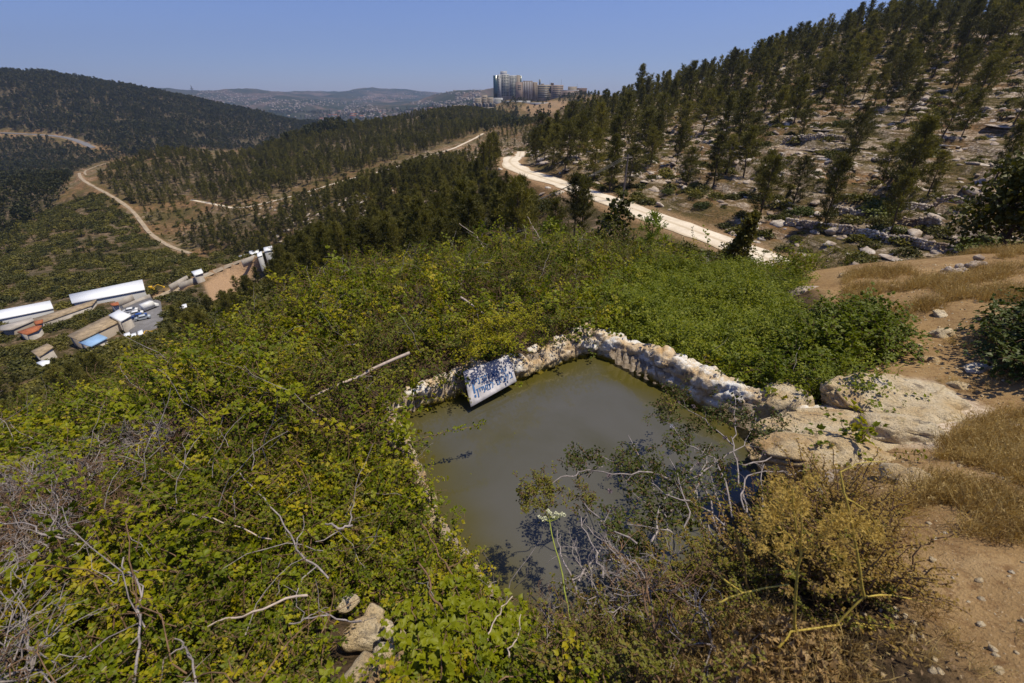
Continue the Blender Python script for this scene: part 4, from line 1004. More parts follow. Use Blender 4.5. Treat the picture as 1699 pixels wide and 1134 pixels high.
# shrubs: the ones one can tell apart are things, the rest is scrub cover
SH = [(1300,364,20,'round green shrub at the left end of the dry stone wall'),(1335,355,26,'grey-green shrub second along the dry stone wall'),(1376,358,20,'small bright green shrub third along the dry stone wall'),(1165,344,20,'low bushy shrub on the rock bands right of the track'),(1163,322,14,'small round dark shrub above the low bushy one'),
 (1465,352,44,'very large dark green bush under the leaning pine'),(1462,370,24,'olive bush in front of the very large dark one'),(1488,384,22,'paler bush on the terrace below the large ones'),(1560,388,28,'dark bush above the right end of the stone wall'),(1107,320,14,'small bush right of the utility pole'),
 (1320,398,14,'small bush on the white rock below the stone wall'),(1335,418,14,'dark small bush on the lowest rock above the track end'),(1270,420,10,'tiny bush beside the right end of the white track'),(1430,436,34,'bright green bush behind the sandy mound'),(1500,446,28,'yellowish green bush left of the little stone row'),
 (1630,420,60,'broad dark hedge-like bush at the right edge behind the dry grass'),(905,345,30,'dark round shrub left of the bare slope under the track'),(965,345,22,'green shrub directly under the white track'),(1215,330,18,'low shrub under the widest pine'),(1395,210,22,'dark bush high on the right slope'),(1320,195,26,'dark bush group under the skyline pines')]
hs = hit([(a[0], a[1]) for a in SH], 14)
for i, (a, p) in enumerate(zip(SH, hs)):
    d = p[1]*CF[0]+p[2]*CF[1]; s = a[2]*d/FP*.62
    t = thing('shrub', (p[0], p[1], p[2]-.05*s), a[3], 'shrub', 'shrubs on the right-hand slope', i*1.1); t.scale = (s*1.25, s*1.15, s)
    link('stem', SHR[i % 4][0], t); link('foliage', SHR[(i+(1 if i in (13, 14) else 0)) % 4][1], t)
sc1 = poisson([(850,250),(960,305),(1200,385),(1310,440),(1420,440),(1900,430),(1900,-100),(1300,40),(960,150)], 34, 300, 2.0, 21, .2, 1.1, dens=lambda X, Y, px, py: .14+.5*sstep(-.2, .4, fbm(X/9, Y/9, oct=3, seed=84)))
sc2 = poisson(REG['scrub'], 110, 420, 2.7, 22, .7, 2.5, dens=lambda X, Y, px, py: (.22+.7*sstep(-.45, .15, fbm(X/25, Y/25, oct=3, seed=85)))*np.where(np.hypot((X-FARM[0])*.8, Y-FARM[1]) < 52, .0, 1))
sc3 = poisson([(-250,560),(120,600),(240,560),(420,470),(560,430),(860,395),(1240,430),(1330,455),(1200,470),(700,470),(560,540),(380,600),(0,780),(-250,760)], 12, 110, 1.7, 23, .5, 1.5, dens=lambda X, Y, px, py: .8+0*X)
sc4 = poisson([(160,290),(400,340),(700,270),(850,240),(1000,390),(860,420),(560,470),(440,440),(300,425),(200,350)], 60, 420, 4.5, 24, .4, 1.4, dens=lambda X, Y, px, py: .35+0*X)
sc5 = poisson([(0,520),(250,490),(340,440),(480,430),(450,520),(280,600),(0,640)], 80, 230, 3.0, 25, .8, 2.6, dens=lambda X, Y, px, py: .75*np.where(inpoly(px, py, FARMCLEAR), 0, 1)) if False else np.zeros((0, 4))
YARD = [(-60,500),(240,455),(345,440),(352,460),(280,490),(275,545),(225,560),(150,580),(100,600),(-60,565)]
sc6 = poisson([(-100,470),(280,430),(352,440),(300,520),(200,600),(-100,620)], 100, 240, 2.4, 27, .8, 2.4, dens=lambda X, Y, px, py: .85*sstep(-.5, .1, fbm(X/8, Y/8, oct=2, seed=88)))
ROOFS = [[(112,486),(237,461),(243,484),(118,507)],[(-60,522),(85,496),(90,514),(-60,545)],[(52,526),(162,494),(150,512),(58,542)],[(0,538),(54,524),(58,536),(0,552)],[(106,556),(184,518),(202,535),(132,570)],[(176,520),(197,509),(221,523),(200,540)],[(128,566),(160,550),(182,560),(150,580)],[(24,551),(56,530),(74,528),(70,549),(44,560)],[(182,513),(190,500),(250,488),(270,500),(276,540),(225,562),(200,545)],[(280,480),(310,455),(350,445),(352,462),(300,482)],[(245,472),(270,472),(270,486),(245,486)],[(178,500),(200,497),(200,510),(178,510)],[(50,580),(80,565),(92,576),(62,612)]]
for R_ in ROOFS: sc6 = clear_view(sc6, R_, 400); sc3 = clear_view(sc3, R_, 400)
sc5 = poisson([(-100,480),(250,440),(300,430),(330,520),(200,620),(-100,640)], 100, 260, 3.2, 25, 1.0, 2.6, dens=lambda X, Y, px, py: np.where(inpoly(px, py, YARD), 0.0, .8))
sc = np.concatenate([sc1, clear_view(sc2, YARD, 160), sc3, sc4, clear_view(sc5, YARD, 200), sc6])
scatter('scrub', source('scrub', SCR), 5, sc[:, :3], rotz(len(sc), 26, .1), np.stack([sc[:, 3]*1.2, sc[:, 3]*1.2, sc[:, 3]*.9], 1), 'low olive-green scrub dotted over the slopes and valley', 'scrub')
# loose limestone on the terraces
rk = poisson([(860,262),(960,305),(1200,390),(1320,445),(1420,450),(1900,440),(1900,-100),(1300,40),(960,150)], 34, 260, 1.5, 31, .08, .62, dens=lambda X, Y, px, py: .15+.85*sstep(.0, .5, fbm(X/6, Y/6, oct=3, seed=86)))
rk2 = poisson([(420,330),(560,320),(700,290),(850,240),(960,350),(860,400),(600,400),(440,420)], 70, 300, 3.6, 32, .2, .9, dens=lambda X, Y, px, py: .5+0*X)
rk = np.concatenate([rk, rk2]); rs = rt.uniform(.5, 1, len(rk))**2*rk[:, 3]*1.8+.06
RKM = [boulder_mesh('loose_rock', 1, .8, .55, 500+i, M['hillrock'], 2, rough=.28) for i in range(5)]
lg = poisson([(900,290),(1200,385),(1320,440),(1420,445),(1600,430),(1900,420),(1900,60),(1300,150),(1000,230)], 34, 190, 4.2, 34, 0, 1, dens=lambda X, Y, px, py: .75*sstep(-.1, .4, fbm(X/12, Y/12, oct=2, seed=78)))
ls = rt.uniform(.7, 2.3, len(lg)); rots = np.concatenate([rotz(len(rk), 33, .25), np.stack([rt.normal(size=len(lg))*.06, rt.normal(size=len(lg))*.06, R(109)+rt.normal(size=len(lg))*.12], 1)])
scs = np.concatenate([np.stack([rs*1.3, rs, rs*.8], 1), np.stack([ls, ls*.38, .28+0*ls], 1)]); rk = np.concatenate([rk, lg])
scatter('hillside_rocks', source('rock', RKM), 5, rk[:, :3], rots, scs, 'pale limestone ledges and rubble strewn over the terraces', 'rocks')
# ------------------------------------------------------------------ plants round the spring
WALLBAND = np.array([PC+o1*2.1, PA+o1*2.1+[0, .1], PA, PC+[.1, -.1]])
def soft_h(x, y):
    """height of the thicket above the ground"""
    x = np.asarray(x, float); y = np.asarray(y, float); r = np.hypot(x, y)
    t = .34+.44*fbm(x/1.2, y/1.2, oct=3, seed=90)*sstep(1.5, 3, r)+.10*fbm(x/.4, y/.4, oct=2, seed=91)
    t = t+.35*sstep(6.0, 8.5, r)*sstep(-4.5, -2, x)*(x < 5)*(y > 4)-.05*sstep(-3, -5, x)
    sd = poly_sd(x, y, POOL); t = np.minimum(t, np.where((y < 2.9) & (x < .9), .02+.30*np.maximum(sd, 0), .10+.55*np.maximum(sd, 0)))
    return np.clip(t, .05, 1.1)
HERB = np.array([(3.35,3.35),(1.5,5.35),(1.1,5.9),(1.9,7.6),(3.0,9.6),(5.2,10.9),(6.8,10.6),(6.2,8.9),(4.9,7.4),(4.5,6.4),(4.3,5.6),(4.1,5.0),(3.5,4.0)])
def sample_zone(n, x0, x1, y0, y1, seed, cond):
    r = np.random.default_rng(seed); x = r.uniform(x0, x1, n); y = r.uniform(y0, y1, n); k = cond(x, y); return x[k], y[k]
def away_from_pool(x, y, m=.03): return (poly_sd(x, y, POOL) > m) & (poly_sd(x, y, WALLBAND) > .02)
DEADC = [(-3.0, 1.5, .80), (-3.3, 2.5, .6), (-2.0, .7, .42), (-1.15, 1.35, .18)]
def deadness(x, y):
    d = np.zeros(np.shape(x))
    for a, b, c in DEADC: d = np.maximum(d, 1-sstep(c*.6, c*1.15, np.hypot(x-a, y-b)+.25*fbm(x/.5, y/.5, oct=2, seed=92)))
    return d
STONEGAP = [(-.78, 1.12, .22), (-.72, .86, .20)]
gp = hit([(605, 1052), (640, 1075), (610, 1115)], .6); STONEGAP = [(gp[0][0], gp[0][1], .16), (gp[1][0], gp[1][1], .17), (gp[2][0], gp[2][1], .17)]
def gap(x, y):
    d = np.zeros(np.shape(x))
    for a, b, c in STONEGAP: d = np.maximum(d, 1-sstep(c, c*1.5, np.hypot(x-a, y-b)))
    return d
r9 = np.random.default_rng(99)
def bramble_ok(x, y):
    r = np.hypot(x, y)
    k = (HA('veg', x, y) > .5) & away_from_pool(x, y, .04) & (poly_sd(x, y, HERB) > -.15*r9.uniform(0, 1, len(x))*3) & (r > 1.0) & (r < 15.5)
    k &= ~((x > .15) & (y < 2.3) & (x < 4.5))              # near right bank belongs to other shrubs
    k &= r9.uniform(0, 1, len(x)) > deadness(x, y)*.72
    k &= r9.uniform(0, 1, len(x)) > gap(x, y)*1.0
    k &= (r < 7) | (r9.uniform(0, 1, len(x)) < .62)
    return k & ~((x > 3.2) & (y < 8))
bx, by = sample_zone(52000, -14, 9, -.8, 15, 100, bramble_ok)
th = soft_h(bx, by); u = r9.uniform(.25, 1.0, len(bx)); gz = H(bx, by)
BR = [sprig(600+i, length=[.38, .45, .32, .5, .36, .42][i], leaf=[.042, .05, .038, .046, .052, .040][i], n=[14, 16, 13, 17, 12, 15][i]) for i in range(6)]
BRM = [two_mat_mesh('bramble_piece', [a, b], [M['bramble'], M['browntwig']]) for a, b, c in BR]
BRM += [two_mat_mesh('bramble_piece', [a, b], [m_, M['browntwig']]) for (a, b, c), m_ in [(sprig(760, length=.5, leaf=.028, n=22, tri=3, up=1.3), M['thicket']), (sprig(761, length=.45, leaf=.024, n=24, tri=3, up=1.2), M['bramble']), (sprig(762, length=.40, leaf=.058, n=9, tri=3, up=1.1), M['herb'])]]
scl = r9.uniform(.7, 1.2, len(bx))*(.50+.50*sstep(1.2, 3.8, np.hypot(bx, by)))
th = th+.22*np.maximum(0, fbm(bx/.8, by/.8, oct=2, seed=97))*sstep(2, 4, np.hypot(bx, by))
bo = scatter('bramble_thicket', source('bramble', BRM), 6, np.c_[bx, by, gz+th*u-.16*scl], rotz(len(bx), 101, .55), scl, 'bright green bramble thicket surrounding the left side and back of the pool', 'brambles')
pt = fbm(bx/.9, by/.9, oct=2, seed=96)+r9.normal(size=len(bx))*.15; ix = r9.integers(0, 6, len(bx)); ix = np.where(pt > .38, 6, ix); ix = np.where(pt < -.42, 7, ix); ix = np.where((np.abs(pt) < .03), 8, ix)
bo.data.attributes['idx'].data.foreach_set('value', ix.astype(np.int32))
# few larger grey-green plants and dry canes in the thicket
cx, cy = sample_zone(3000, -9, 6, .4, 11, 103, lambda x, y: bramble_ok(x, y))
def cane_mesh(seed, L=.7, m='twig', n=1):
    r = np.random.default_rng(seed); mb = MB()
    for i in range(n):
        d = unit(np.array([r.normal(), r.normal(), .35])); mb.tube(bent(np.zeros(3), d*L*r.uniform(.6, 1.1), 7, .05, seed+i, sag=.05), .0040, .0018, 4)
        e = unit(d+r.normal(size=3)*.7); mb.tube(bent(d*L*.4, d*L*.4+e*L*.3, 4, .04, seed+i+4), .003, .0012, 3)
    return mb.mesh('cane_piece', M[m])
scatter('dry_canes', source('cane', [cane_mesh(620+i, m=['twig', 'browntwig', 'browntwig'][i % 3]) for i in range(6)]), 6, np.c_[cx, cy, H(cx, cy)+soft_h(cx, cy)*.75], rotz(len(cx), 104, .4), r9.uniform(.35, 1.0, len(cx)), 'thin dry canes tangled through the brambles', 'canes')
# dead twig tangles
def twigbush(seed, R_=.4, n=9, lv=3, r0=.004, flatn=.5):
    r = np.random.default_rng(seed); mb = MB()
    def grow(p, d, L, rad, l):
        e = p+d*L; mb.tube(bent(p, e, 4, L*.22, int(r.integers(1e6))), rad, rad*.6, 3)
        if l:
            for _ in range(3): grow(p+(e-p)*r.uniform(.4, 1), unit(d+r.normal(size=3)*.75), L*r.uniform(.45, .75), rad*.6, l-1)
    for i in range(n): a = r.uniform(0, 6.28); grow(np.zeros(3), unit(np.array([math.cos(a), math.sin(a), r.uniform(.2, 1.0)*flatn*2])), R_*r.uniform(.4, .6), r0, lv-1)
    return mb
dx, dy = sample_zone(9000, -6, 1, .2, 4.5, 105, lambda x, y: (r9.uniform(0, 1, len(x)) < deadness(x, y)*.95) & away_from_pool(x, y, .1))
k = r9.uniform(0, 1, len(dx)) < .24; dx, dy = dx[k], dy[k]
c_ = hit([(860,1060),(930,990),(1000,950),(1100,960),(1190,1010),(1180,1134),(880,1150)], .6)[:, :2]
ex, ey = sample_zone(700, c_[:, 0].min(), c_[:, 0].max(), c_[:, 1].min(), c_[:, 1].max(), 115, lambda x, y: poly_sd(x, y, c_) < .03); dx, dy = np.r_[dx, ex[:22]], np.r_[dy, ey[:22]]
nx, ny = sample_zone(9000, -3.2, .9, .35, 3.0, 116, lambda x, y: away_from_pool(x, y, .15) & (np.hypot(x, y) > .75) & (r9.uniform(0, 1, len(x)) > gap(x, y)) & (r9.uniform(0, 1, len(x)) > deadness(x, y)*.8) & (x < .35))
scatter('bramble_undergrowth', source('undergrowth', [two_mat_mesh('undergrowth_piece', [a, b], [m_, M['browntwig']]) for (a, b, c), m_ in [(sprig(770, length=.16, leaf=.020, n=16), M['bramble']), (sprig(771, length=.2, leaf=.024, n=14), M['bramble']), (sprig(772, length=.2, leaf=.015, n=22), M['olive'])]]), 3, np.c_[nx, ny, H(nx, ny)-.06+r9.uniform(0, .16, len(nx))*sstep(.1, .5, poly_sd(nx, ny, POOL))], rotz(len(nx), 117, .5), r9.uniform(.7, 1.3, len(nx)), 'small-leaved yellow-green growth close to the camera below the brambles', 'undergrowth')
scatter('dead_twigs', source('tangle', [twigbush(640+i, .34, 6).mesh('tangle_piece', M['twig'] if i % 3 else M['browntwig']) for i in range(5)]), 5, np.c_[dx, dy, H(dx, dy)+r9.uniform(.0, .28, len(dx))], rotz(len(dx), 106, .5), r9.uniform(.6, 1.2, len(dx)), 'grey tangles of dead thorny twigs at the lower left and bottom centre', 'dead twigs')

# herbs on the green bank behind the white wall
hx, hy = sample_zone(30000, .8, 7.2, 3, 11.2, 107, lambda x, y: (poly_sd(x, y, HERB) < .12+.1*r9.normal(size=len(x))) & away_from_pool(x, y, .3))
pjx, pjy, _ = project(np.c_[hx, hy, H(hx, hy)])
k = (poly_sd(pjx, pjy, np.array([(1285,560),(1330,528),(1375,530),(1340,560),(1300,600),(1270,640),(1225,612),(1290,590)], float)) > -4); hx, hy = hx[k], hy[k]
HB = [sprig(660+i, length=.22, leaf=.030, n=13, tri=2, arch=.2, up=1.3) for i in range(5)]
hs_ = r9.uniform(.55, 1.5, len(hx))
scatter('green_herbs', source('herb', [two_mat_mesh('herb_piece', [a, b], [M['herb'], M['greenstem']]) for a, b, c in HB]), 5, np.c_[hx, hy, H(hx, hy)+.34*np.maximum(fbm(hx/.7, hy/.7, oct=3, seed=94)+.35, 0)*r9.uniform(.1, 1, len(hx))], rotz(len(hx), 108, .35), hs_, 'dense soft green herbs carpeting the bank behind the white pool wall', 'herbs')

# solid bushes built as things of their own
def bush(name, label, cat, pts, tmpl, leafm, stemm, seed, s0=.7, s1=1.2, tilt=.6, group=None, stems=True):
    r = np.random.default_rng(seed); base = pts.mean(0); base[2] = pts[:, 2].min()
    lv = [(np.concatenate(a.v), np.concatenate(a.f[3])) for a, b, c in tmpl]; sv = [(np.concatenate(b.v), np.concatenate(b.f[4])) for a, b, c in tmpl]
    A, B_ = MB(), MB()
    for p in pts:
        i = int(r.integers(len(tmpl))); e = Matrix.Rotation(r.uniform(0, 6.28), 3, 'Z') @ Matrix.Rotation(r.normal()*tilt, 3, 'X'); e = Matrix.Rotation(r.uniform(0, 6.28), 3, 'Z') @ e
        m = np.array(e)*r.uniform(s0, s1); A.add(lv[i][0]@m.T+(p-base), lv[i][1]); B_.add(sv[i][0]@m.T+(p-base), sv[i][1])
    t = thing(name, base, label, cat, group); link('foliage', A.mesh('foliage', leafm), t); link('stem', B_.mesh('stem', stemm), t)
    return t
def zone_pts(pixpoly, n, seed, hfun, r0=.8, mx=None):
    """points on the ground inside a picture polygon, raised into a mound"""
    c = hit(pixpoly, r0)[:, :2]; r = np.random.default_rng(seed)
    lo, hi = c.min(0), c.max(0); x = r.uniform(lo[0], hi[0], n*6); y = r.uniform(lo[1], hi[1], n*6)
    sd = poly_sd(x, y, c); k = (sd < .05*r.normal(size=len(x))); x, y, sd = x[k][:n], y[k][:n], sd[k][:n]
    return np.c_[x, y, H(x, y)+hfun(-sd)*r.uniform(.1, 1, len(x))]
bush('bramble_bush', 'rounded green bramble bush between the green bank and the dirt path', 'bush', zone_pts([(1245,655),(1275,605),(1345,545),(1400,528),(1470,548),(1500,590),(1440,608),(1370,625),(1310,655)], 900, 1, lambda d: np.clip(d*1.1, 0, .32)+.02), BR, M['bramble'], M['browntwig'], 201)
bush('bramble_bush', 'small dark green bush at the right edge overhanging the dirt path', 'bush', zone_pts([(1640,590),(1655,545),(1720,520),(1800,560),(1780,640),(1690,640)], 420, 2, lambda d: np.clip(d*1.5, 0, .45)+.02), BR, M['darkleaf'], M['browntwig'], 202)
bush('herb_clump', 'grey-green leafy clump growing where the white wall meets the slabs', 'plant', zone_pts([(1262,650),(1300,640),(1330,655),(1290,668)], 30, 3, lambda d: .03+0*d), HB, M['greyleaf'], M['greenstem'], 203, .4, .7)
SPG = [sprig(680+i, length=.24, leaf=.013, n=30, tri=3, arch=.3, up=1.2) for i in range(4)]
LEN = [sprig(690+i, length=.30, leaf=.032, n=15, tri=2, arch=.35, up=1.0) for i in range(4)]
for a in LEN: pass
bush('spurge_shrub', 'low red and green small-leaved shrub filling the near bank right of the water', 'shrub', zone_pts([(1010,960),(1100,905),(1230,865),(1330,850),(1410,890),(1440,970),(1400,1040),(1250,1000),(1100,1020),(1010,1010)], 900, 4, lambda d: np.clip(d*1.4, 0, .17)+.01), SPG, M['redleaf'], M['browntwig'], 204, tilt=.5)
GOLD = [sprig(780+i, length=.24, leaf=.011, n=34, tri=3, arch=.25, up=1.5) for i in range(4)]
bush('golden_shrub', 'feathery golden-brown dry bush on the near bank beside the dirt path', 'shrub', zone_pts([(1240,880),(1320,845),(1400,850),(1445,920),(1450,1000),(1400,1040),(1300,1010),(1240,950)], 420, 14, lambda d: np.clip(d*1.6, 0, .20)+.02), GOLD, M['golden'], M['browntwig'], 214, tilt=.5)
bush('spurge_shrub', 'low brownish green shrub at the bottom centre below the pool', 'shrub', zone_pts([(890,1110),(960,1050),(1060,1020),(1170,1020),(1180,1080),(1150,1160),(900,1170)], 150, 5, lambda d: np.clip(d*1.0, 0, .08)+.01), SPG, M['redleaf'], M['browntwig'], 205)
bush('bramble_bush', 'bright leafy bramble hanging over the left edge of the water', 'bush', np.array([[*PZ(px_, py_, -2.86+.1*k_)] for k_, (px_, py_) in enumerate([(700,700),(690,720),(740,716),(770,712),(720,735),(690,760),(672,690),(680,780),(700,820),(650,640),(700,640)]*3)]), BR, M['bramble'], M['browntwig'], 206, .5, .9) if False else None
bush('bramble_bush', 'broad-leaved dark green bramble at the bottom centre beside the pale stones', 'bush', zone_pts([(700,1060),(760,1020),(840,1060),(860,1100),(820,1160),(700,1160),(680,1110)], 210, 6, lambda d: np.clip(d*1.2, 0, .14)+.01, .6), [sprig(700+i, length=.22, leaf=.036, n=12) for i in range(3)], M['bramble'], M['browntwig'], 207)
bush('bramble_bush', 'yellowish leafy patch of brambles on the near left corner of the pool', 'bush', zone_pts([(720,900),(745,920),(770,970),(800,1030),(790,1060),(750,1030),(720,970)], 80, 7, lambda d: np.clip(d*.8, 0, .06)+.0), BR, M['bramble'], M['browntwig'], 208, .35, .6)

hang = [];
for i in range(170):
    u_ = r9.uniform(-.15, 1.45); c_ = bp(u_, .25); hang.append([c_[0]+.12+r9.normal()*.06, c_[1]+r9.uniform(-.12, .38), -2.50+r9.normal()*.09])
bush('bramble_bush', 'bramble curtain hanging over the back pool wall just above the white board', 'bush', np.array(hang), BR, M['bramble'], M['browntwig'], 212, .35, .6)
# trailing bramble shoot over the water
def shoot(pix, z, r0, r1, leafn, leafL, lm, sm, name, label, cat, seed, twist=.4, sides=5):
    pts = np.concatenate([bent(PZ(*pix[i], z[i]), PZ(*pix[i+1], z[i+1]), 6, .015, seed+i)[(1 if i else 0):] for i in range(len(pix)-1)])
    st = MB(); st.tube(pts, r0, r1, sides); r = np.random.default_rng(seed); lf = MB(); s = np.linspace(0, 1, len(pts)); B, D = [], []
    for i in range(leafn):
        x = r.uniform(.15, 1.02); p = np.array([np.interp(x, s, pts[:, c]) for c in range(3)])
        for j in range(3): B.append(p+r.normal(size=3)*leafL*.5); D.append(unit(r.normal(size=3)+[0, 0, .4]))
    B = np.array(B); leaves(lf, B, np.array(D), unit(r.normal(size=(len(B), 3))*.4+[0, 0, 1]), leafL*r.uniform(.6, 1.2, len(B)), leafL*.55)
    t = thing(name, pts[0], label, cat); 
    for nm, b, mm in (('stem', st, sm), ('foliage', lf, lm)):
        o = link(nm, b.mesh(nm, mm), t); o.location = (0, 0, 0); o.data.transform(Matrix.Translation(-Vector(pts[0])))
    return t
shoot([(655,745), (710,725), (760,712), (805,702)], [-2.85, -2.8, -2.78, -2.8], .005, .002, 34, .035, M['bramble'], M['browntwig'], 'bramble_shoot', 'leafy bramble shoot reaching out over the left part of the water', 'shoot', 30)
shoot([(660,790), (700,800), (730,822)], [-2.85, -2.8, -2.84], .004, .002, 20, .035, M['bramble'], M['browntwig'], 'bramble_shoot', 'short leafy shoot at the left water edge under the longer one', 'shoot', 31)

# ---- thorny dead bush and lentisk sprays standing over the right part of the water
root = PZ(1230, 870, -2.35)
t = thing('thorn_bush', root, 'grey leafless thorny bush with dried thistle heads over the right of the water', 'bush')
mb = MB(); heads = MB(); r = np.random.default_rng(77)
BRN = [[(1215,900),(1180,850),(1130,830),(1060,790),(990,753)],[(1205,905),(1175,870),(1110,850),(1045,815)],[(1190,880),(1160,790),(1110,810),(1100,815)],[(1160,790),(1200,760),(1235,740),(1255,690)],[(1240,890),(1225,800),(1218,740),(1220,700),(1218,655)],
  [(1218,740),(1190,715),(1150,685),(1125,668)],[(1225,770),(1270,765),(1320,745)],[(1250,880),(1230,830),(1240,790),(1300,782),(1340,785)],[(1180,900),(1150,840),(1160,790)],[(1120,800),(1060,783),(1000,783),(930,792)],[(1105,900),(1100,850),(1080,790),(1042,722)],
  [(1150,905),(1110,880),(1040,870)],[(1060,905),(1000,870),(970,840),(965,820)],[(1260,890),(1265,820),(1268,770)],[(1200,880),(1195,840),(1180,790)],[(1140,900),(1145,850),(1110,760)],[(1000,960),(980,900),(960,850)],[(960,965),(1000,900),(1010,870)],[(1110,850),(1165,790),(1170,750)],[(1090,920),(1040,940),(990,930),(945,965)],[(960,990),(930,920),(925,880)],[(1060,960),(1010,900),(970,870)],[(1080,900),(1100,830),(1170,745)],[(1215,860),(1185,760),(1140,740),(1100,700)]]
def lift(py): return -2.30-.18*max(0, (900-py))/250
for i, br in enumerate(BRN):
    P3 = [PZ(a, b, lift(b)+r.normal()*.04) for a, b in br]
    pts = np.concatenate([bent(P3[j], P3[j+1], 5, .03, 700+i*7+j)[(1 if j else 0):] for j in range(len(P3)-1)]); mb.tube(pts-root, .0068, .0026, 5)
    for k in range(5):
        j = int(r.integers(2, len(pts)-1)); d = unit(unit(pts[j]-pts[j-1])+r.normal(size=3)*.9); L = r.uniform(.04, .14)
        mb.tube(bent(pts[j], pts[j]+d*L, 4, .02, int(r.integers(1e6)))-root, .0025, .0012, 3)
for i in range(3): mb.tube(bent(np.array([0, 0, -.45])+r.normal(size=3)*.05, np.array([-.1*i, .02, .05]), 5, .05, i), .012, .006, 5)
link('branch', mb.mesh('branch', M['twig'], True), t)
for i, (a, b) in enumerate([(1115,707),(1143,723),(1220,705),(1222,762),(1268,752),(1160,770),(1010,790),(1012,815),(1125,668),(1150,675),(1203,727),(1318,742)]):
    c = PZ(a, b, lift(b))-root; hb = MB(); n = 60; d = unit(r.normal(size=(n, 3))); blades(hb, np.repeat(c[None], n, 0)+d*.003, d, .017, .004, i)
    link('thistle_head', hb.mesh('thistle_head', M['thistle'] if i % 3 else flat('pale_blue_thistle', (.42, .45, .58), .8, .1, 40) if i == 0 else M['thistle']), t)
bp1 = []
for (a, b, s, n) in [(1105,690,26,34),(1125,660,22,28),(1130,740,26,30),(1160,700,20,22),(1200,690,30,34),(1240,690,26,26),(1080,770,22,20),(1120,800,22,18),(960,760,20,26),(985,765,18,18),(1040,765,22,30),(1060,800,28,30),(1150,830,34,44),(1090,860,36,46),(1200,800,28,26),(1020,880,30,30),(1180,760,22,20),(1290,720,26,30),(1250,740,24,20),(1060,920,34,34)]:
    for _ in range(n):
        q = (a+r.normal()*s*.5, b+r.normal()*s*.5); bp1.append(PZ(*q, lift(b)+r.normal()*.03-.02))
bush('lentisk_bush', 'sparse evergreen bush with drooping green sprays over the right part of the water', 'bush', np.array(bp1), [sprig(720+i, length=.10, leaf=.026, n=9, tri=2) for i in range(4)], M['olive'], M['browntwig'], 209, .6, 1.1, .9)
bp2 = []
for (a, b, s, n, dz) in [(885,805,15,22,.0),(905,800,15,22,.0),(870,820,12,18,0),(920,815,12,18,0),(905,835,16,16,0),(880,838,14,14,0),(965,815,10,12,0),(975,830,12,14,0),(1110,668,14,14,0),(950,835,9,7,0)]:
    for _ in range(n): bp2.append(PZ(a+r.normal()*s*.6, b+r.normal()*s*.6, -2.36+r.normal()*.02))
bush('lentisk_bush', 'reddish-tipped small-leaved spray standing out alone over the middle of the water', 'bush', np.array(bp2), [sprig(730+i, length=.07, leaf=.018, n=9, tri=2) for i in range(4)], M['redleaf'], M['browntwig'], 210, .6, 1.1, .9)
stick([(1000, 775), (960, 783), (930, 792), (905, 810), (885, 822)], [-2.38, -2.36, -2.36, -2.37, -2.38], .004, .0025, 'twig', 'arched grey twig carrying the reddish spray over the water', seed=41, name='twig')
def tw(a, z, r0, r1, m, label, seed, twg=4): stick(a, z, r0, r1, m, label, name='twig', seed=seed, cat='twig', twigs=twg)
tw([(1150,985),(1090,950),(1040,930),(1000,900)], [-2.1, -2.15, -2.2, -2.25], .006, .003, 'browntwig', 'long brown twig crossing the reddish shrub towards the water', 42)

# ---- white-flowered umbel
base = PZ(946, 1030, -2.25); top = PZ(912, 866, -2.02)
t = thing('flowering_plant', base, 'slender plant with a cream umbel of flowers on a tall stem by the water', 'plant')
mb = MB(); pts = bent(base, top, 8, .012, 5); mb.tube(pts-base, .0045, .0030, 6)
fl = MB(); axis = unit(top-base)
for i, (a, b) in enumerate([(895,858),(900,862),(905,860),(909,848),(918,857),(922,852),(927,855),(932,853),(936,855),(913,852)]):
    e = PZ(a, b, -2.0+.006*(i % 3)); mb.tube(bent(top, e, 4, .004, i)-base, .0018, .001, 3); n = 26; d = unit(r.normal(size=(n, 3))); leaves(fl, np.repeat((e-base)[None], n, 0)+d*.003, d, unit(r.normal(size=(n, 3))), .010, .006)
link('stem', mb.mesh('stem', M['greenstem'], True), t); link('flower', fl.mesh('flower', M['flower']), t)

# ---- yellow dry stalks, very near
def q(a, b, t_): return P(a, b, t_)
t = thing('dry_umbel_plant', q(1318, 1035, 1.62), 'tall yellow dry stalks with blurred brown seed umbels, nearest plant at the lower right', 'plant')
b0 = np.array(t.location); mb = MB(); sd_ = MB()
ST = [([(1318,1035),(1323,953),(1329,919),(1319,862),(1314,811)], .0045), ([(1329,919),(1330,870),(1329,817)], .003), ([(1434,990),(1421,912),(1404,828),(1394,784)], .0045), ([(1190,1002),(1231,984),(1309,970)], .004), ([(1180,943),(1205,965),(1231,984)], .004), ([(1292,1075),(1312,1048),(1421,1034),(1489,1042)], .0045),
      ([(1346,1118),(1370,1075),(1384,1041),(1434,990)], .006), ([(1329,919),(1352,895),(1372,882)], .0025), ([(1323,905),(1300,880),(1290,855)], .0025), ([(1434,990),(1480,988),(1540,1000)], .003), ([(1421,1034),(1460,1050),(1500,1070)], .003), ([(1323,953),(1290,925),(1262,905)], .0025), ([(1421,912),(1400,895),(1385,860)], .0025), ([(1394,784),(1420,770),(1470,765)], .002), ([(1404,828),(1440,850),(1460,880)], .0022), ([(1318,1035),(1330,1075),(1346,1118)], .006)]
for i, (pp, rad) in enumerate(ST):
    P3 = [q(a, b, 1.36+.26*sstep(800, 1060, b)) for a, b in pp]
    pts = np.concatenate([bent(P3[j], P3[j+1], 5, .004, 60+i*5+j)[(1 if j else 0):] for j in range(len(P3)-1)]); mb = MB(); mb.tube(pts-b0, rad*1.05, rad*.55, 6); link('stem', mb.mesh('stem', M['yellowstem'], True), t)
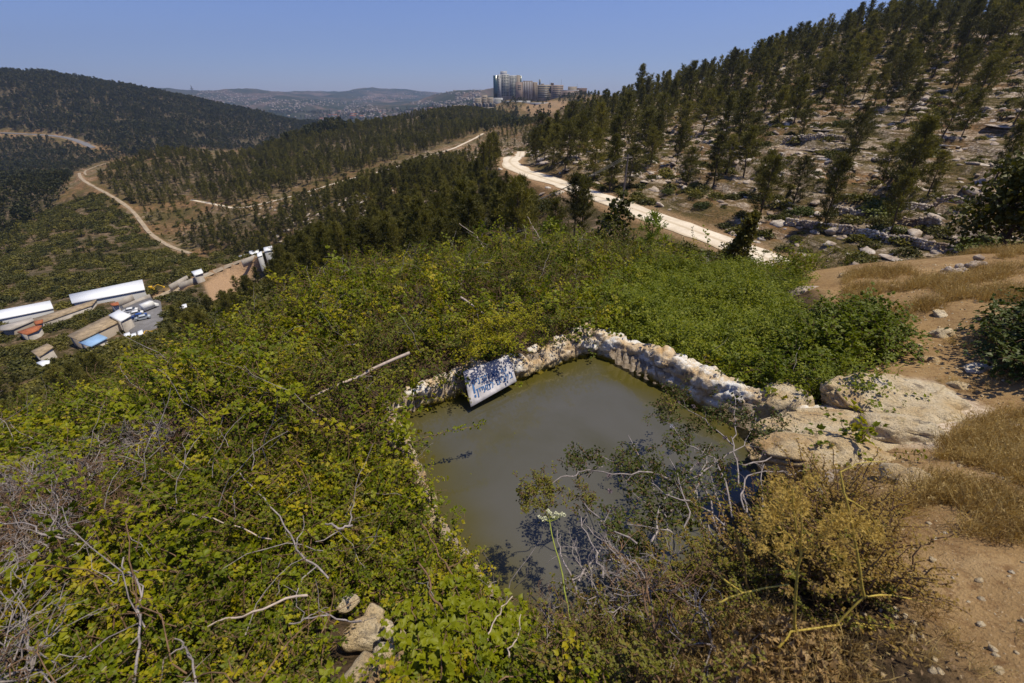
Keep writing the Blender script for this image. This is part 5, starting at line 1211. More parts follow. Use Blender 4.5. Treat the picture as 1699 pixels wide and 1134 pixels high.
for (a, b, s, n) in [(1285,850,24,170),(1272,868,18,110),(1310,820,16,90),(1330,840,18,90),(1300,900,20,90),(1262,905,14,60),(1385,865,18,110),(1400,855,16,80),(1430,870,22,110),(1455,888,14,70),(1372,882,14,70),(1345,800,16,60),(1290,800,14,50),(1340,905,22,70),(1390,910,22,60),(1400,950,26,70)]:
    for _ in range(n):
        c = q(a+r.normal()*s*.55, b+r.normal()*s*.55, 1.40+r.normal()*.05); n2 = 3; d = unit(r.normal(size=(n2, 3))); blades(sd_, np.repeat((c-b0)[None], n2, 0), d, .011, .004, int(r.integers(1e6)))
link('seed_head', sd_.mesh('seed_head', M['golden']), t)
mb = MB(); e0 = q(1252, 1002, 1.6); mb.tube(bent(e0, q(1220, 885, 1.5), 7, .01, 3), .003, .004, 5); mb.tube(bent(q(1233, 930, 1.54), q(1222, 885, 1.5), 5, .01, 4), .004, .002, 5)
tag(link('grass_stalk', mb.mesh('grass_stalk', M['straw'])), 'single pale straw stalk standing left of the yellow dry stalks', 'grass')

# ---- curled dead leaves under the stalks
c = zone_pts([(1170,1020),(1230,1000),(1330,1025),(1400,1060),(1390,1140),(1330,1175),(1200,1165),(1150,1100)], 1500, 8, lambda d: np.clip(d*.6, 0, .07)+.01, .5)
mb = MB(); n = len(c); leaves(mb, c, unit(r.normal(size=(n, 3))+[0, 0, .5]), unit(r.normal(size=(n, 3))+[0, 0, .8]), r.uniform(.02, .05, n), r.uniform(.012, .028, n), .5)
tag(link('dry_leaf_litter', mb.mesh('dry_leaf_litter', M['dryleaf'])), 'heap of curled tan dead leaves at the bottom right centre', 'dry leaves', kind='stuff')

# ---- dry grass
def tuft(seed, n=26, L=.18, spread=.5, m='straw'):
    r = np.random.default_rng(seed); mb = MB(); base = np.c_[r.normal(size=(n, 2))*.035, np.zeros(n)]
    for i in range(n):
        d = unit(np.array([r.normal()*spread, r.normal()*spread, 1])); l = L*r.uniform(.4, 1.15); p1 = base[i]+d*l*.6; p2 = p1+unit(d+[r.normal()*.5, r.normal()*.5, -.25])*l*.45
        s = unit(np.cross(d, r.normal(size=3)))*.0022
        mb.add([base[i]-s, base[i]+s, p1+s*.8, p1-s*.8, p2+s*.3, p2-s*.3], [[0, 1, 2, 3], [3, 2, 4, 5]])
    for i in range(5):
        p = np.array([r.normal()*.08, r.normal()*.08, L*r.uniform(.5, 1.0)]); d = unit(r.normal(size=(6, 3))); blades(mb, np.repeat(p[None], 6, 0), d, .012, .005, i)
    return mb.mesh('grass_piece', M[m])
def px_zone(n, box, poly, seed, extra=None):
    def cond(x, y):
        a, b, d = project(np.c_[x, y, H(x, y)]); k = inpoly(a, b, poly) & (y > .2) & away_from_pool(x, y, .15)
        if extra is not None: k &= extra(x, y)
        return k
    return sample_zone(n, *box, seed, cond)
g1 = px_zone(30000, (1.2, 8, .6, 6), [(1560,740),(1600,705),(1650,690),(1699,680),(1760,670),(1900,680),(1900,910),(1640,900),(1560,880),(1480,850),(1480,825),(1540,810)], 301, lambda x, y: fbm(x/.35, y/.35, oct=2, seed=302) > -.35)
g2 = px_zone(16000, (3.5, 14, 4, 13), [(1395,500),(1400,455),(1500,440),(1640,420),(1699,410),(1900,420),(1900,520),(1600,500),(1480,540),(1420,540)], 303, lambda x, y: fbm(x/.7, y/.7, oct=3, seed=304) > -.05)
g3 = px_zone(9000, (1.0, 8, .5, 10), [(1420,540),(1699,520),(1699,1134),(1420,1134)], 305, lambda x, y: fbm(x/.5, y/.5, oct=3, seed=306) > .45)
g4 = px_zone(5000, (-1, 3, .5, 3), [(1280,800),(1450,830),(1500,900),(1440,1000),(1350,1010)], 307)
g5 = px_zone(3500, (-1, 3, .2, 3), [(1200,1060),(1290,1040),(1450,1030),(1480,1134),(1500,1180),(1180,1180)], 309)
g6 = px_zone(5000, (-1, 3, .2, 3), [(930,1040),(1060,960),(1200,900),(1290,950),(1290,1134),(900,1134)], 329)
g4 = (np.r_[g4[0], g5[0], g6[0]], np.r_[g4[1], g5[1], g6[1]])
gx_ = np.r_[g1[0], g2[0][::1], g3[0], g4[0]]; gy_ = np.r_[g1[1], g2[1], g3[1], g4[1]]
gs = np.r_[r9.uniform(.3, .85, len(g1[0])), r9.uniform(.6, 1.3, len(g2[0])), r9.uniform(.25, .6, len(g3[0])), r9.uniform(.3, .8, len(g4[0]))]
scatter('dry_grass', source('grass', [tuft(740+i) for i in range(6)]), 6, np.c_[gx_, gy_, H(gx_, gy_)], rotz(len(gx_), 308, .2), gs, 'dry straw-coloured grass on the sandy ground at the right', 'grass')
print('grass', len(gx_), 'bramble', len(bx), 'herb', len(hx), 'dead', len(dx))
# ---- gravel
gvx, gvy = px_zone(34000, (.6, 9, .2, 10), [(1350,1180),(1420,850),(1340,700),(1330,600),(1500,560),(1400,450),(1800,420),(1900,1180)], 310)
scatter('gravel', source('gravel', [boulder_mesh('pebble', 1, .85, .6, 520+i, M['limestone'], 2, rough=.25) for i in range(4)]), 4, np.c_[gvx, gvy, H(gvx, gvy)], rotz(len(gvx), 311, .3), r9.uniform(.1, 1, len(gvx))**6*.018+.0018, 'small stones and grit lying on the dirt path', 'gravel')
fx_, fy_ = sample_zone(900, -1.3, 3, 1.4, 5.2, 330, lambda x, y: (poly_sd(x, y, POOL) < -.03) & (r9.uniform(0, 1, len(x)) < .03+.5*np.exp(poly_sd(x, y, POOL)/.12)))
n = len(fx_); fm = MB(); leaves(fm, np.c_[fx_, fy_, np.full(n, WATER_Z+.003)], unit(np.c_[r9.normal(size=(n, 2)), np.zeros(n)]), np.repeat([[0, 0, 1.0]], n, 0), r9.uniform(.006, .022, n), r9.uniform(.004, .012, n), .03)
tag(link('floating_leaves', fm.mesh('floating_leaves', M['bramble'])), 'specks and small leaves floating on the pool water, mostly near its edges', 'floating leaves', kind='stuff')
# crumbly litter under the near shrubs
lx, ly = sample_zone(9000, -2, 3.2, .3, 2.6, 312, lambda x, y: (HA('veg', x, y) > .3) & (x > .1) & away_from_pool(x, y, .1))
lm = MB(); n = len(lx); leaves(lm, np.c_[lx, ly, H(lx, ly)+.008+r9.uniform(0, .03, n)], unit(r9.normal(size=(n, 3))*[1, 1, .4]), unit(r9.normal(size=(n, 3))*.6+[0, 0, 1]), r9.uniform(.012, .035, n), r9.uniform(.006, .016, n))
tag(link('leaf_litter', lm.mesh('leaf_litter', flat('brown_litter', (.20, .13, .07), .9, .35, 30))), 'brown fallen leaves and bits between the near shrubs', 'leaf litter', kind='stuff')

# ---- little trees standing up behind the hedge
def far_small(px_, py_, t_, hpx, label, name, cat, build):
    p = P(px_, py_, t_); z = float(H(p[0], p[1])); h = hpx*t_/FP+(p[2]-z); t = thing(name, (p[0], p[1], z), label, cat); build(t, h); return t
def b_oak(seed, m, wid=.22, den=22):
    def f(t, h):
        s = MB(); pts = bent(np.zeros(3), np.array([.05*h, 0, h*.96]), 8, .06*h, seed); s.tube(pts, .02*h, .004*h, 5); l = MB(); r = np.random.default_rng(seed); B, D = [], []
        for i in range(46):
            f_ = .25+.75*(i+.5)/46; c0 = np.array([np.interp(f_, np.linspace(0, 1, 8), pts[:, c]) for c in range(3)]); a = i*2.4; R_ = h*wid*(1.15-f_)**.7*r.uniform(.5, 1.3); e = c0+[math.cos(a)*R_, math.sin(a)*R_, R_*.5]; s.tube(bent(c0, e, 4, .03*h, i), .006*h, .002*h, 3)
            for _ in range(den): B.append(e+r.normal(size=3)*R_*.28); D.append(unit(r.normal(size=3)+[0, 0, .4]))
        n = len(B); leaves(l, B, np.array(D), unit(r.normal(size=(n, 3))), .055*h*r.uniform(.5, 1, n), .032*h)
        link('trunk', s.mesh('trunk', M['bark'], True), t); link('crown', l.mesh('crown', m), t)
    return f
far_small(1012, 392, 15, 62, 'dark-leaved small tree sticking up above the hedge under the white track', 'small_tree', 'tree', b_oak(1, M['scrub'], .22))
far_small(1222, 440, 17, 88, 'dark slim leafy tree crossing the white track near its right end', 'small_tree', 'tree', b_oak(2, M['scrub'], .13, 40))
far_small(1196, 448, 18, 42, 'paler rounded tree left of the dark slim one', 'small_tree', 'tree', b_oak(3, M['scrub'], .30))
far_small(1130, 430, 15, 26, 'olive bushy small tree right of the bright sapling', 'small_tree', 'tree', b_oak(5, M['scrub'], .3))
far_small(905, 400, 13, 32, 'pale green leafy tree top poking out of the hedge at centre', 'small_tree', 'tree', b_oak(6, M['herb'], .28))
def b_sap(t, h):
    tr_, cr_ = pine(391, wid=.24, nb=26, tuf=8, bl=8, blen=.5, bw=.1, low=.1)
    for o in (link('trunk', tr_.mesh('trunk', M['bark'], True), t), link('crown', cr_.mesh('crown', M['sapling']), t)): o.data.transform(Matrix.Scale(h/9, 4))
far_small(1078, 420, 13, 66, 'bright yellow-green young conifer rising from the hedge', 'conifer_sapling', 'tree', b_sap)
far_small(1672, 410, 15, 150, 'light green leafy tree cut by the right edge of the picture', 'small_tree', 'tree', b_oak(7, M['scrub'], .34, 100))
# ------------------------------------------------------------------ stone walls on the terraces
def dry_wall(pix, h, label, seed, r0=20, s=.34):
    p = resample(hit(pix, r0), s*.9); r = np.random.default_rng(seed); mb = MB(); rows = max(2, int(h/(s*.62)))
    v0, f0 = ICO[2]
    for i, c in enumerate(p):
        for k in range(rows):
            q_ = c+[r.normal()*.05, r.normal()*.05, 0]; q_[2] = H(c[0], c[1])+(k+.3)*h/rows+r.normal()*.03
            vv = v0*(1+.18*r.normal(size=(len(v0), 1)))*[s*.62, s*.5, s*.40]*r.uniform(.8, 1.25); vv = np.clip(vv, -s*.5, s*.5)
            a = r.uniform(0, 3.14); m = np.array([[math.cos(a), -math.sin(a), 0], [math.sin(a), math.cos(a), 0], [0, 0, 1]]); mb.add(vv@m.T+q_, f0)
    return tag(link('dry_stone_wall', mb.mesh('dry_stone_wall', M['hillrock'])), label, 'stone wall')
dry_wall([(1302,374),(1370,384),(1440,395),(1500,406),(1588,425)], .95, 'long dry stone terrace wall running down to the right above the white rock', 1)
dry_wall([(1386,356),(1428,362)], .9, 'short piece of dry stone wall beside the third shrub', 2)
dry_wall([(1488,372),(1520,374),(1556,381)], .9, 'dry stone wall piece under the leaning pine', 3)
dry_wall([(1500,349),(1550,345),(1610,343)], .9, 'curved dry stone wall highest on the right near the edge', 4)
dry_wall([(1300,236),(1350,233),(1400,238)], 1.0, 'dry stone wall high on the slope above the orange soil', 5)
dry_wall([(1562,462),(1580,455),(1600,446),(1622,438)], .14, 'little row of bluish stones at the top end of the dirt path', 6, r0=4, s=.17)

# ------------------------------------------------------------------ utility pole and cables
pb = hit([(1033, 334)], 35)[0]; tdep = pb[1]*CF[0]+pb[2]*CF[1]; ph = 72*tdep/FP*1.0
t = thing('utility_pole', pb, 'grey wooden utility pole beside the white track at the foot of the slope', 'utility pole')
mb = MB(); mb.tube([[0, 0, -.3], [0, 0, ph*.5], [0, 0, ph]], .16, .10, 8); link('pole', mb.mesh('pole', M['boltgrey'], True), t)
mb = MB(); mb.box((0, 0, ph-.5), (1.7, .12, .14), .5); link('crossarm', mb.mesh('crossarm', M['boltgrey']), t)
top = pb+[0, 0, ph-.4]
e = PZ(700, 402, -20.0)
for i, dx_ in enumerate((-.75, 0, .75)):
    a = top+np.array([dx_*.87, dx_*.5, .1]); b = e+np.array([dx_*.6, dx_*.8, .4*i]); mb = MB(); s = np.linspace(0, 1, 24)[:, None]; p = a*(1-s)+b*s; p[:, 2] -= 4*1.1*(s*(1-s))[:, 0]; mb.tube(p, .035, .035, 4)
    tag(link('power_cable', mb.mesh('power_cable', M['wire'])), ['lowest of the three cables hanging from the utility pole over the near wood', 'middle of the three cables hanging from the utility pole over the near wood', 'uppermost of the three cables hanging from the utility pole over the near wood'][i], 'cable', 'cables from the utility pole')

# ------------------------------------------------------------------ hospital and houses on the far plateau
def block(parent, name, x0, x1, yt, yb, t_, depth, m, base=None, extra=14.0, slant=0.0):
    """a building block whose front spans picture columns x0..x1, roof at row yt, ground at row yb, at depth t_"""
    a, b = P(x0, yt, t_), P(x1, yt, t_*(1+slant)); g_ = P(x0, yb, t_)[2]
    d = b-a; ang = math.atan2(d[1], d[0]); w = math.hypot(d[0], d[1]); mid = (a+b)/2; n = np.array([-math.sin(ang), math.cos(ang)])
    zt, zb = mid[2], g_-extra; c = np.array([mid[0]+n[0]*depth/2, mid[1]+n[1]*depth/2, (zt+zb)/2]); mb = MB(); mb.box(c-(base if base is not None else 0), (w, depth, zt-zb), ang)
    return link(name, mb.mesh(name, m), parent), (a, b, n, w, ang, zt, g_)
def strips(parent, name, info, n, frac, m, vertical=True, z0=0.0, z1=1.0, proud=.5, u0=0.0, u1=1.0, base=None, skip=()):
    a, b, nr, w, ang, zt, zg = info; mb = MB()
    for i in range(n):
        if i in skip: continue
        if vertical:
            u = u0+(u1-u0)*(i+.5)/n; wd = w*(u1-u0)/n*frac; c = a*(1-u)+b*u; zc = zg+(zt-zg)*(z0+z1)/2; h = (zt-zg)*(z1-z0)
            mb.box((c[0]-nr[0]*proud/2, c[1]-nr[1]*proud/2, zc), (wd, proud, h), ang)
        else:
            v = z0+(z1-z0)*(i+.5)/n; h = (zt-zg)*(z1-z0)/n*frac; u = (u0+u1)/2; c = a*(1-u)+b*u
            mb.box((c[0]-nr[0]*proud/2, c[1]-nr[1]*proud/2, zg+(zt-zg)*v), (w*(u1-u0), proud, h), ang)
    if base is not None: mb.v = [v-base for v in mb.v]
    return link(name, mb.mesh(name, m), parent)
def building(name, px_, py_, t_, label, cat='building', group=None):
    b = P(px_, py_, t_); return thing(name, b, label, cat, group), b
T, B0 = building('hospital_tower', 838, 166, 900, 'tall white and teal glass hospital tower on the plateau, highest building in sight')
o_, inf = block(T, 'glass_side', 818.3, 825.5, 125.5, 165, 903, 22, M['teal'], B0)
o_, inf = block(T, 'wall', 825.5, 831, 124, 165, 900, 24, M['haze_white'], B0); strips(T, 'window_band', inf, 14, .55, M['teal'], False, .03, .97, .8, .1, .5, B0)
o_, inf = block(T, 'wall', 831, 845, 123.5, 165, 899, 26, M['haze_white'], B0); strips(T, 'window_band', inf, 14, .62, M['teal'], False, .12, .97, .7, .04, .98, B0); strips(T, 'fin', inf, 5, .26, M['haze_white'], True, 0, 1, 1.3, 0, 1, B0)
o_, inf = block(T, 'wall', 845, 857, 125.5, 165, 899, 26, M['haze_white'], B0); strips(T, 'window_band', inf, 14, .62, M['teal'], False, .12, .97, .7, .04, .98, B0); strips(T, 'fin', inf, 5, .26, M['haze_white'], True, 0, 1, 1.3, 0, 1, B0)
o_, inf = block(T, 'wall', 857, 863, 125, 165, 903, 22, M['beige'], B0); o_, inf = block(T, 'glass_side', 863, 865.5, 126, 165, 905, 20, M['teal'], B0)
block(T, 'roof_box', 830, 841, 118.5, 126, 905, 14, M['haze_white'], B0, 2)
T, B0 = building('hospital_block', 870, 166, 880, 'beige block with a dark window group right against the tower')
o_, inf = block(T, 'wall', 855.5, 867.5, 136.5, 167, 880, 22, M['pinkstone'], B0); strips(T, 'window', inf, 3, .7, M['bluegrey'], False, .55, .85, .6, .3, .75, B0)
T, B0 = building('hospital_block', 876, 166, 882, 'block striped with tall white and brown vertical bands beside the tower')
o_, inf = block(T, 'wall', 867.5, 884, 134.5, 167, 884, 22, M['brownstrip'], B0); strips(T, 'fin', inf, 6, .5, M['haze_white'], True, 0, .97, 1.2, 0, 1, B0)
T, B0 = building('hospital_block', 888, 166, 884, 'narrow beige striped block right of the white and brown one')
o_, inf = block(T, 'wall', 884, 892, 136.5, 166, 888, 20, M['beige'], B0); strips(T, 'fin', inf, 3, .35, M['brownstrip'], True, 0, .95, .8, 0, 1, B0)
T, B0 = building('chimney', 896, 145, 930, 'dark square chimney rising behind the hospital blocks', 'chimney')
block(T, 'shaft', 894.3, 897.2, 132, 145, 930, 3, M['bluegrey'], B0)
T, B0 = building('hospital_wing', 912, 165, 890, 'long wing with horizontal window bands right of the striped blocks')
o_, inf = block(T, 'wall', 892, 915, 141, 166, 893, 20, M['beige'], B0); strips(T, 'window_band', inf, 6, .5, M['bluegrey'], False, .1, .95, .6, .03, .97, B0)
o_, inf = block(T, 'wall', 915, 935, 141.5, 166, 889, 24, M['pinkstone'], B0); strips(T, 'window_band', inf, 7, .45, M['bluegrey'], False, .05, .95, .6, .12, .97, B0)
block(T, 'roof_box', 914, 919, 138, 142, 895, 8, M['brownstrip'], B0, 1); block(T, 'roof_box', 898, 903, 139, 142, 900, 8, M['beige'], B0, 1)
T, B0 = building('hospital_wing', 948, 168, 860, 'low pinkish building with a pale flat roof, rightmost of the hospital')
o_, inf = block(T, 'wall', 933, 962, 151, 168, 862, 24, M['pinkstone'], B0); block(T, 'roof_edge', 934, 961, 149.6, 151.6, 863, 24, M['haze_white'], B0, 0); strips(T, 'window_band', inf, 3, .3, M['bluegrey'], False, .2, .9, .5, .05, .9, B0)
T, B0 = building('hospital_wing', 955, 150, 920, 'grey roof structures behind the low pinkish building')
block(T, 'wall', 944, 957, 144, 152, 915, 18, M['beige'], B0); block(T, 'wall', 957, 974, 146.5, 154, 935, 18, M['brownstrip'], B0)
for i, (x_, y0_, y1_) in enumerate([(931, 131.5, 142), (912, 134, 142), (957.5, 139, 147)]):
    T, B0 = building('roof_antenna', x_, y1_, 895+i, ['tall mast on the long hospital wing roof', 'thin mast left of the tall one', 'short mast on the rightmost hospital roof'][i], 'antenna')
    mb = MB(); a = P(x_, y0_, 895)-B0; mb.tube([[0, 0, -2], [0, 0, a[2]*.5], [0, 0, a[2]]], .28, .12, 5); link('mast', mb.mesh('mast', M['boltgrey']), T)
T, B0 = building('office_block', 760, 192, 790, 'white block with dark windows standing apart left of the hospital')
o_, inf = block(T, 'wall', 750, 771, 175, 194, 790, 16, M['beige'], B0); strips(T, 'window_band', inf, 4, .4, M['bluegrey'], False, .2, .9, .5, .06, .94, B0); strips(T, 'pier', inf, 7, .4, M['beige'], True, .1, 1, .8, 0, 1, B0)
T, B0 = building('vaulted_building', 803, 185, 800, 'grey building with a row of arched vault roofs below the tower')
o_, inf = block(T, 'wall', 783, 823, 178, 186, 800, 22, M['beige'], B0); strips(T, 'window_band', inf, 11, .5, M['bluegrey'], True, .1, .8, .6, .02, .98, B0)
a, b, nr, w_, ang, zt, zg = inf
for i in range(7):
    mb = MB(); u0_, u1_ = i/7, (i+.86)/7; c0 = a*(1-u0_)+b*u0_; c1 = a*(1-u1_)+b*u1_; th_ = np.linspace(0, math.pi, 8); prof = [c0*(1-s)+c1*s for s in (1-np.cos(th_))/2]; v = []
    for k_, q_ in enumerate(prof): z_ = zt+math.sin(th_[k_])*6.5-.3; v += [[q_[0], q_[1], z_], [q_[0]+nr[0]*20, q_[1]+nr[1]*20, z_]]
    f_ = [[2*j, 2*j+2, 2*j+3, 2*j+1] for j in range(7)]+[[0, 2*j, 2*j+2, 2*j+2] for j in ()]; mb.add(np.array(v)-B0, f_); mb.add(np.array(v[::2])-B0, [[0, j, j+1] for j in range(1, 7)]); link('vault', mb.mesh('vault', M['bluegrey'] if i % 2 else M['beige']), T)
for i, (x0, x1, y0, y1, t_, lab) in enumerate([(787,798,163,178,830,'stepped beige stone house left below the tower'),(799,808,158,178,835,'taller beige stone house beside the stepped one'),(808,818,162,177,838,'beige house tucked under the tower foot'),(818,834,163,171,870,'white podium at the foot of the tower')]):
    T, B0 = building('stone_house', (x0+x1)/2, y1, t_, lab, 'building'); o_, inf = block(T, 'wall', x0, x1, y0, y1, t_, 14, M['beige'] if i < 3 else M['haze_white'], B0); strips(T, 'window_band', inf, 3, .35, M['bluegrey'], False, .3, .9, .4, .15, .85, B0)
T, B0 = building('retaining_wall', 880, 173, 850, 'long pale retaining wall along the edge of the hospital plateau', 'wall')
block(T, 'wall', 836, 880, 167.5, 171.5, 852, 1.5, M['haze_white'], B0, 3); block(T, 'wall', 880, 922, 170.5, 174, 842, 1.5, M['haze_white'], B0, 3)
for i, (x0, x1, y0, y1, t_) in enumerate([(838,850,202,208,560),(851,862,204,206.5,560),(716,728,195.5,198,620),(736,738,190,198,640),(752,754,208,213,520),(808,816,212,214.5,470),(818,822,210,212,480),(770,776,197,200,650)]):
    z_ = None; T, B0 = building('low_building', (x0+x1)/2, y1, t_, ['white low building with flat roof beside the road under the plateau', 'long white wall-like shed right of the low white building', 'light blue shed roof among the trees on the spur', 'narrow white house end among the trees on the spur', 'tiny white hut in the pines below the office block', 'pale shed at the top end of the thin track', 'small pale roof above the shed at the track end', 'pale roof between trees right of the office block'][i], 'building')
    block(T, 'wall', x0, x1, y0, y1, t_, 8, M['haze_white'] if i != 2 else M['blueroof'], B0, 4)
# valley houses: countable ones individually, the far towns as one speckled mass
rv = np.random.default_rng(66)
hv = []
for i in range(46):
    a = (rv.uniform(530, 760), 0); a = (a[0], 190+rv.uniform(-9, 8)-(a[0]-640)*.03)
    p = hit([a], 1700)[0]
    if np.isfinite(p).all(): hv.append((a, p))
hm = []
for s_ in range(3):
    mb = MB(); mb.box((0, 0, 3), (14+4*s_, 10, 9)); hm.append((mb.mesh('wall', M['town']), )); mb = MB(); mb.prism([(-7.5-2*s_, -5.6), (7.5+2*s_, -5.6), (7.5+2*s_, 5.6), (-7.5-2*s_, 5.6)], 7.6, 9.2); hm[-1] += (mb.mesh('roof', M['redroof'] if s_ == 1 else M['town']),)
for i, (a, p) in enumerate(hv):
    t = thing('valley_house', p, 'tiny pale house in the village on the far valley floor', 'house', 'houses in the far valley village', rv.uniform(0, 3)); s_ = rv.uniform(.9, 1.7); t.scale = (s_, s_, s_)
    v = int(rv.integers(0, 3)); link('wall', hm[v][0], t); link('roof', hm[v][1], t)
tx_, ty_ = rv.uniform(170, 800, 2600), rv.uniform(150.5, 196, 2600)
k = (fbm(tx_/60, ty_/9, oct=3, seed=95) > -.05) & (ty_ > 151) & ~((ty_ > 172) & (tx_ < 400)); tx_, ty_ = tx_[k], ty_[k]
pts = hit(list(zip(tx_, ty_)), 2000); k = np.isfinite(pts).all(1) & (np.hypot(pts[:, 0], pts[:, 1]) < 8500); pts = pts[k]
pts[:, 2] = H(pts[:, 0], pts[:, 1])
mb = MB()
for p in pts: s_ = rv.uniform(7, 14); mb.box(p+[0, 0, 2], (s_, s_*.8, rv.uniform(6, 12)), rv.uniform(0, 3))
tag(link('distant_town', mb.mesh('distant_town', M['town'])), 'pale houses speckling the far hill ridges', 'town', kind='stuff')
T, B0 = building('minaret', 319, 150, 4500, 'thin tower on the skyline of the far left town', 'tower'); mb = MB(); mb.tube([[0, 0, -20], [0, 0, 20], [0, 0, 42]], 7, 3, 6); mb.tube([[0, 0, 8], [0, 0, 16]], 15, 14, 8); link('shaft', mb.mesh('shaft', M['boltgrey']), T)
for i, (x_, yb_) in enumerate([(66, 124), (131, 133)]):
    T, B0 = building('radio_mast', x_, yb_, 960, ['left thin lattice mast on the left hill crest', 'right thin lattice mast on the left hill crest'][i], 'mast'); mb = MB(); mb.tube([[0, 0, -6], [0, 0, 6], [0, 0, 14]], .7, .3, 4); link('mast', mb.mesh('mast', M['boltgrey']), T)

# ------------------------------------------------------------------ farm and houses on the valley floor
def roofed(name, quad, zt, hgt, roofm, wallm, label, cat='building', group=None, thick=.35, over=.4, extra=None):
    q_ = np.array([PZ(a, b, zt) for a, b in quad]); c = q_.mean(0); gz = float(H(c[0], c[1])); base = np.array([c[0], c[1], zt-hgt])
    t = thing(name, base, label, cat, group); mb = MB(); inn = c+(q_-c)*(1-over/np.linalg.norm(q_-c, axis=1, keepdims=True)); mb.prism(inn[:, :2]-base[:2], -4, hgt-thick-.02); link('wall', mb.mesh('wall', wallm), t)
    mb = MB(); mb.prism(q_[:, :2]-base[:2], hgt-thick, hgt+np.zeros(len(q_))); link('roof', mb.mesh('roof', roofm), t); return t, base, q_
fz = {k_: float(hit([k_], 60)[0][2]) for k_ in [(180, 492), (45, 525), (155, 545), (45, 560), (232, 545), (330, 452), (70, 590)]}
fz = {k_: (-67.0 if k_ != (330, 452) else v_) for k_, v_ in fz.items()}; fz[(330, 452)] = float(hit([(330, 452)], 110)[0][2]); print('farm heights', fz)
G = roofed('greenhouse', [(114,489),(236,464),(240,480),(119,503)], fz[(180, 492)]+2.2, 2.1, M['white'], M['haze_white'], 'long white greenhouse roof, the larger and nearer to the bare slope', 'greenhouse')
for k_ in range(1, 9):
    pass
G2 = roofed('greenhouse', [(-60,526),(83,499),(88,511),(-60,541)], fz[(45, 525)]+2.2, 2.1, M['white'], M['haze_white'], 'white greenhouse roof cut by the left edge of the picture', 'greenhouse')
roofed('long_shed', [(54,529),(160,497),(152,506),(62,538)], fz[(45, 525)]+1.8, 1.7, M['tan'], M['stonewall'], 'long narrow brown shed roof below the greenhouses', 'shed')
roofed('flat_house', [(0,541),(52,527),(56,531),(20,546),(0,548)], fz[(45, 525)]+2.2, 2.0, M['stonewall'], M['beige'], 'cream flat-roofed house at the left edge', 'house')
roofed('barn', [(111,557),(184,521),(198,533),(132,565)], fz[(155, 545)]+3.6, 3.4, M['tan'], M['beige'], 'beige roofed barn beside the parked cars', 'barn')
roofed('white_roof_house', [(180,523),(197,514),(217,523),(200,533)], fz[(155, 545)]+4.6, 4.4, M['white'], M['stonewall'], 'small house with a bright white roof at the end of the barn', 'house')
roofed('blue_roof_shed', [(130,568),(161,553),(178,560),(150,575)], fz[(155, 545)]+2.9, 2.6, M['blueroof'], M['stonewall'], 'shed with a pale blue roof in front of the barn', 'shed')
roofed('red_roof_house', [(28,551),(56,541),(69,540),(63,547),(44,555)], fz[(45, 560)]+2.6, 2.4, M['redroof'], M['stonewall'], 'house with a rounded red tiled roof at the left', 'house')
roofed('red_roof_house', [(56,533),(71,530),(70,535),(58,538)], fz[(45, 560)]+3.0, 2.8, M['redroof'], M['stonewall'], 'small red roof behind the rounded one', 'house')
roofed('red_roof_house', [(181,504),(196,501),(197,505),(186,507)], fz[(180, 492)]+3.2, 3.0, M['redroof'], M['stonewall'], 'little red-roofed hut above the parking place', 'hut')
roofed('tan_roof_shed', [(51,583),(78,570),(88,575),(64,592)], fz[(70, 590)]+3.5, 3.2, M['tan'], M['stonewall'], 'tan roof half hidden by trees at the lower left', 'shed')
roofed('canopy', [(60,602),(70,598),(82,598),(81,604),(72,608)], fz[(70, 590)]+3.0, 2.0, M['white'], M['stonewall'], 'small white awning below the tan roof at the lower left', 'awning')
roofed('white_shed', [(317,451),(334,446),(337,452),(323,457)], fz[(330, 452)]+3.2, 3.0, M['white'], M['stonewall'], 'white-roofed shed beside the valley road', 'shed')
for i, (a, b, s_) in enumerate([(402, 427, 6), (421, 419, 8), (444, 413, 7), (303, 509, 6), (430, 422, 4), (210, 556, 5), (220, 557, 5), (232, 552, 4)]):
    roofed('white_tent', [(a-s_, b-2), (a+s_, b-5), (a+s_+1, b+1), (a-s_+1, b+4)], float(hit([(a, b+4)], 120)[0][2])+2.6, 2.4, M['white'], M['haze_white'], ['left white tent in the row at the valley road end', 'middle large white tent in the row at the valley road end', 'right white tent in the row at the valley road end', 'lone white tank among the pines right of the parking place', 'small white crate between the middle and right tents', 'white parked trailer below the parking place', 'white cover beside the white trailer', 'small white box nearest the yellow digger'][i], ['tent', 'tent', 'tent', 'tank', 'crate', 'trailer', 'cover', 'box'][i], over=.2)
# yard, walls, cars
yz = fz[(232, 545)]
yq = np.array([PZ(a, b, yz+.5) for a, b in [(186,512),(250,494),(266,500),(271,538),(225,556),(200,540)]]); mb = MB(); mb.prism(yq[:, :2], yz-6, yz+.5+np.zeros(6)); tag(link('pavement', mb.mesh('pavement', M['asphalt'])), kind='structure')
def px_wall(name, a, b, zg, h, th_, m, label):
    A, B_ = PZ(*a, zg), PZ(*b, zg); d = B_-A; mb = MB(); c = (A+B_)/2; mb.box((c[0], c[1], zg+h/2-1), (math.hypot(d[0], d[1]), th_, h+2), math.atan2(d[1], d[0])); return tag(link(name, mb.mesh(name, m)), label, 'wall')
px_wall('retaining_wall', (193,506), (221,494), yz, 1.2, .5, M['stonewall'], 'left pale wall beside the parking place')
px_wall('retaining_wall', (206,513), (250,494), yz, 1.3, .5, M['stonewall'], 'longer pale wall above the parked cars')
vz = fz[(330, 452)]
px_wall('roadside_wall', (282,477), (311,461), vz, .9, .5, M['stonewall'], 'pale roadside wall left of the valley road')
px_wall('roadside_wall', (297,475), (346,456), vz, .9, .5, M['stonewall'], 'longer pale wall on the near side of the valley road')
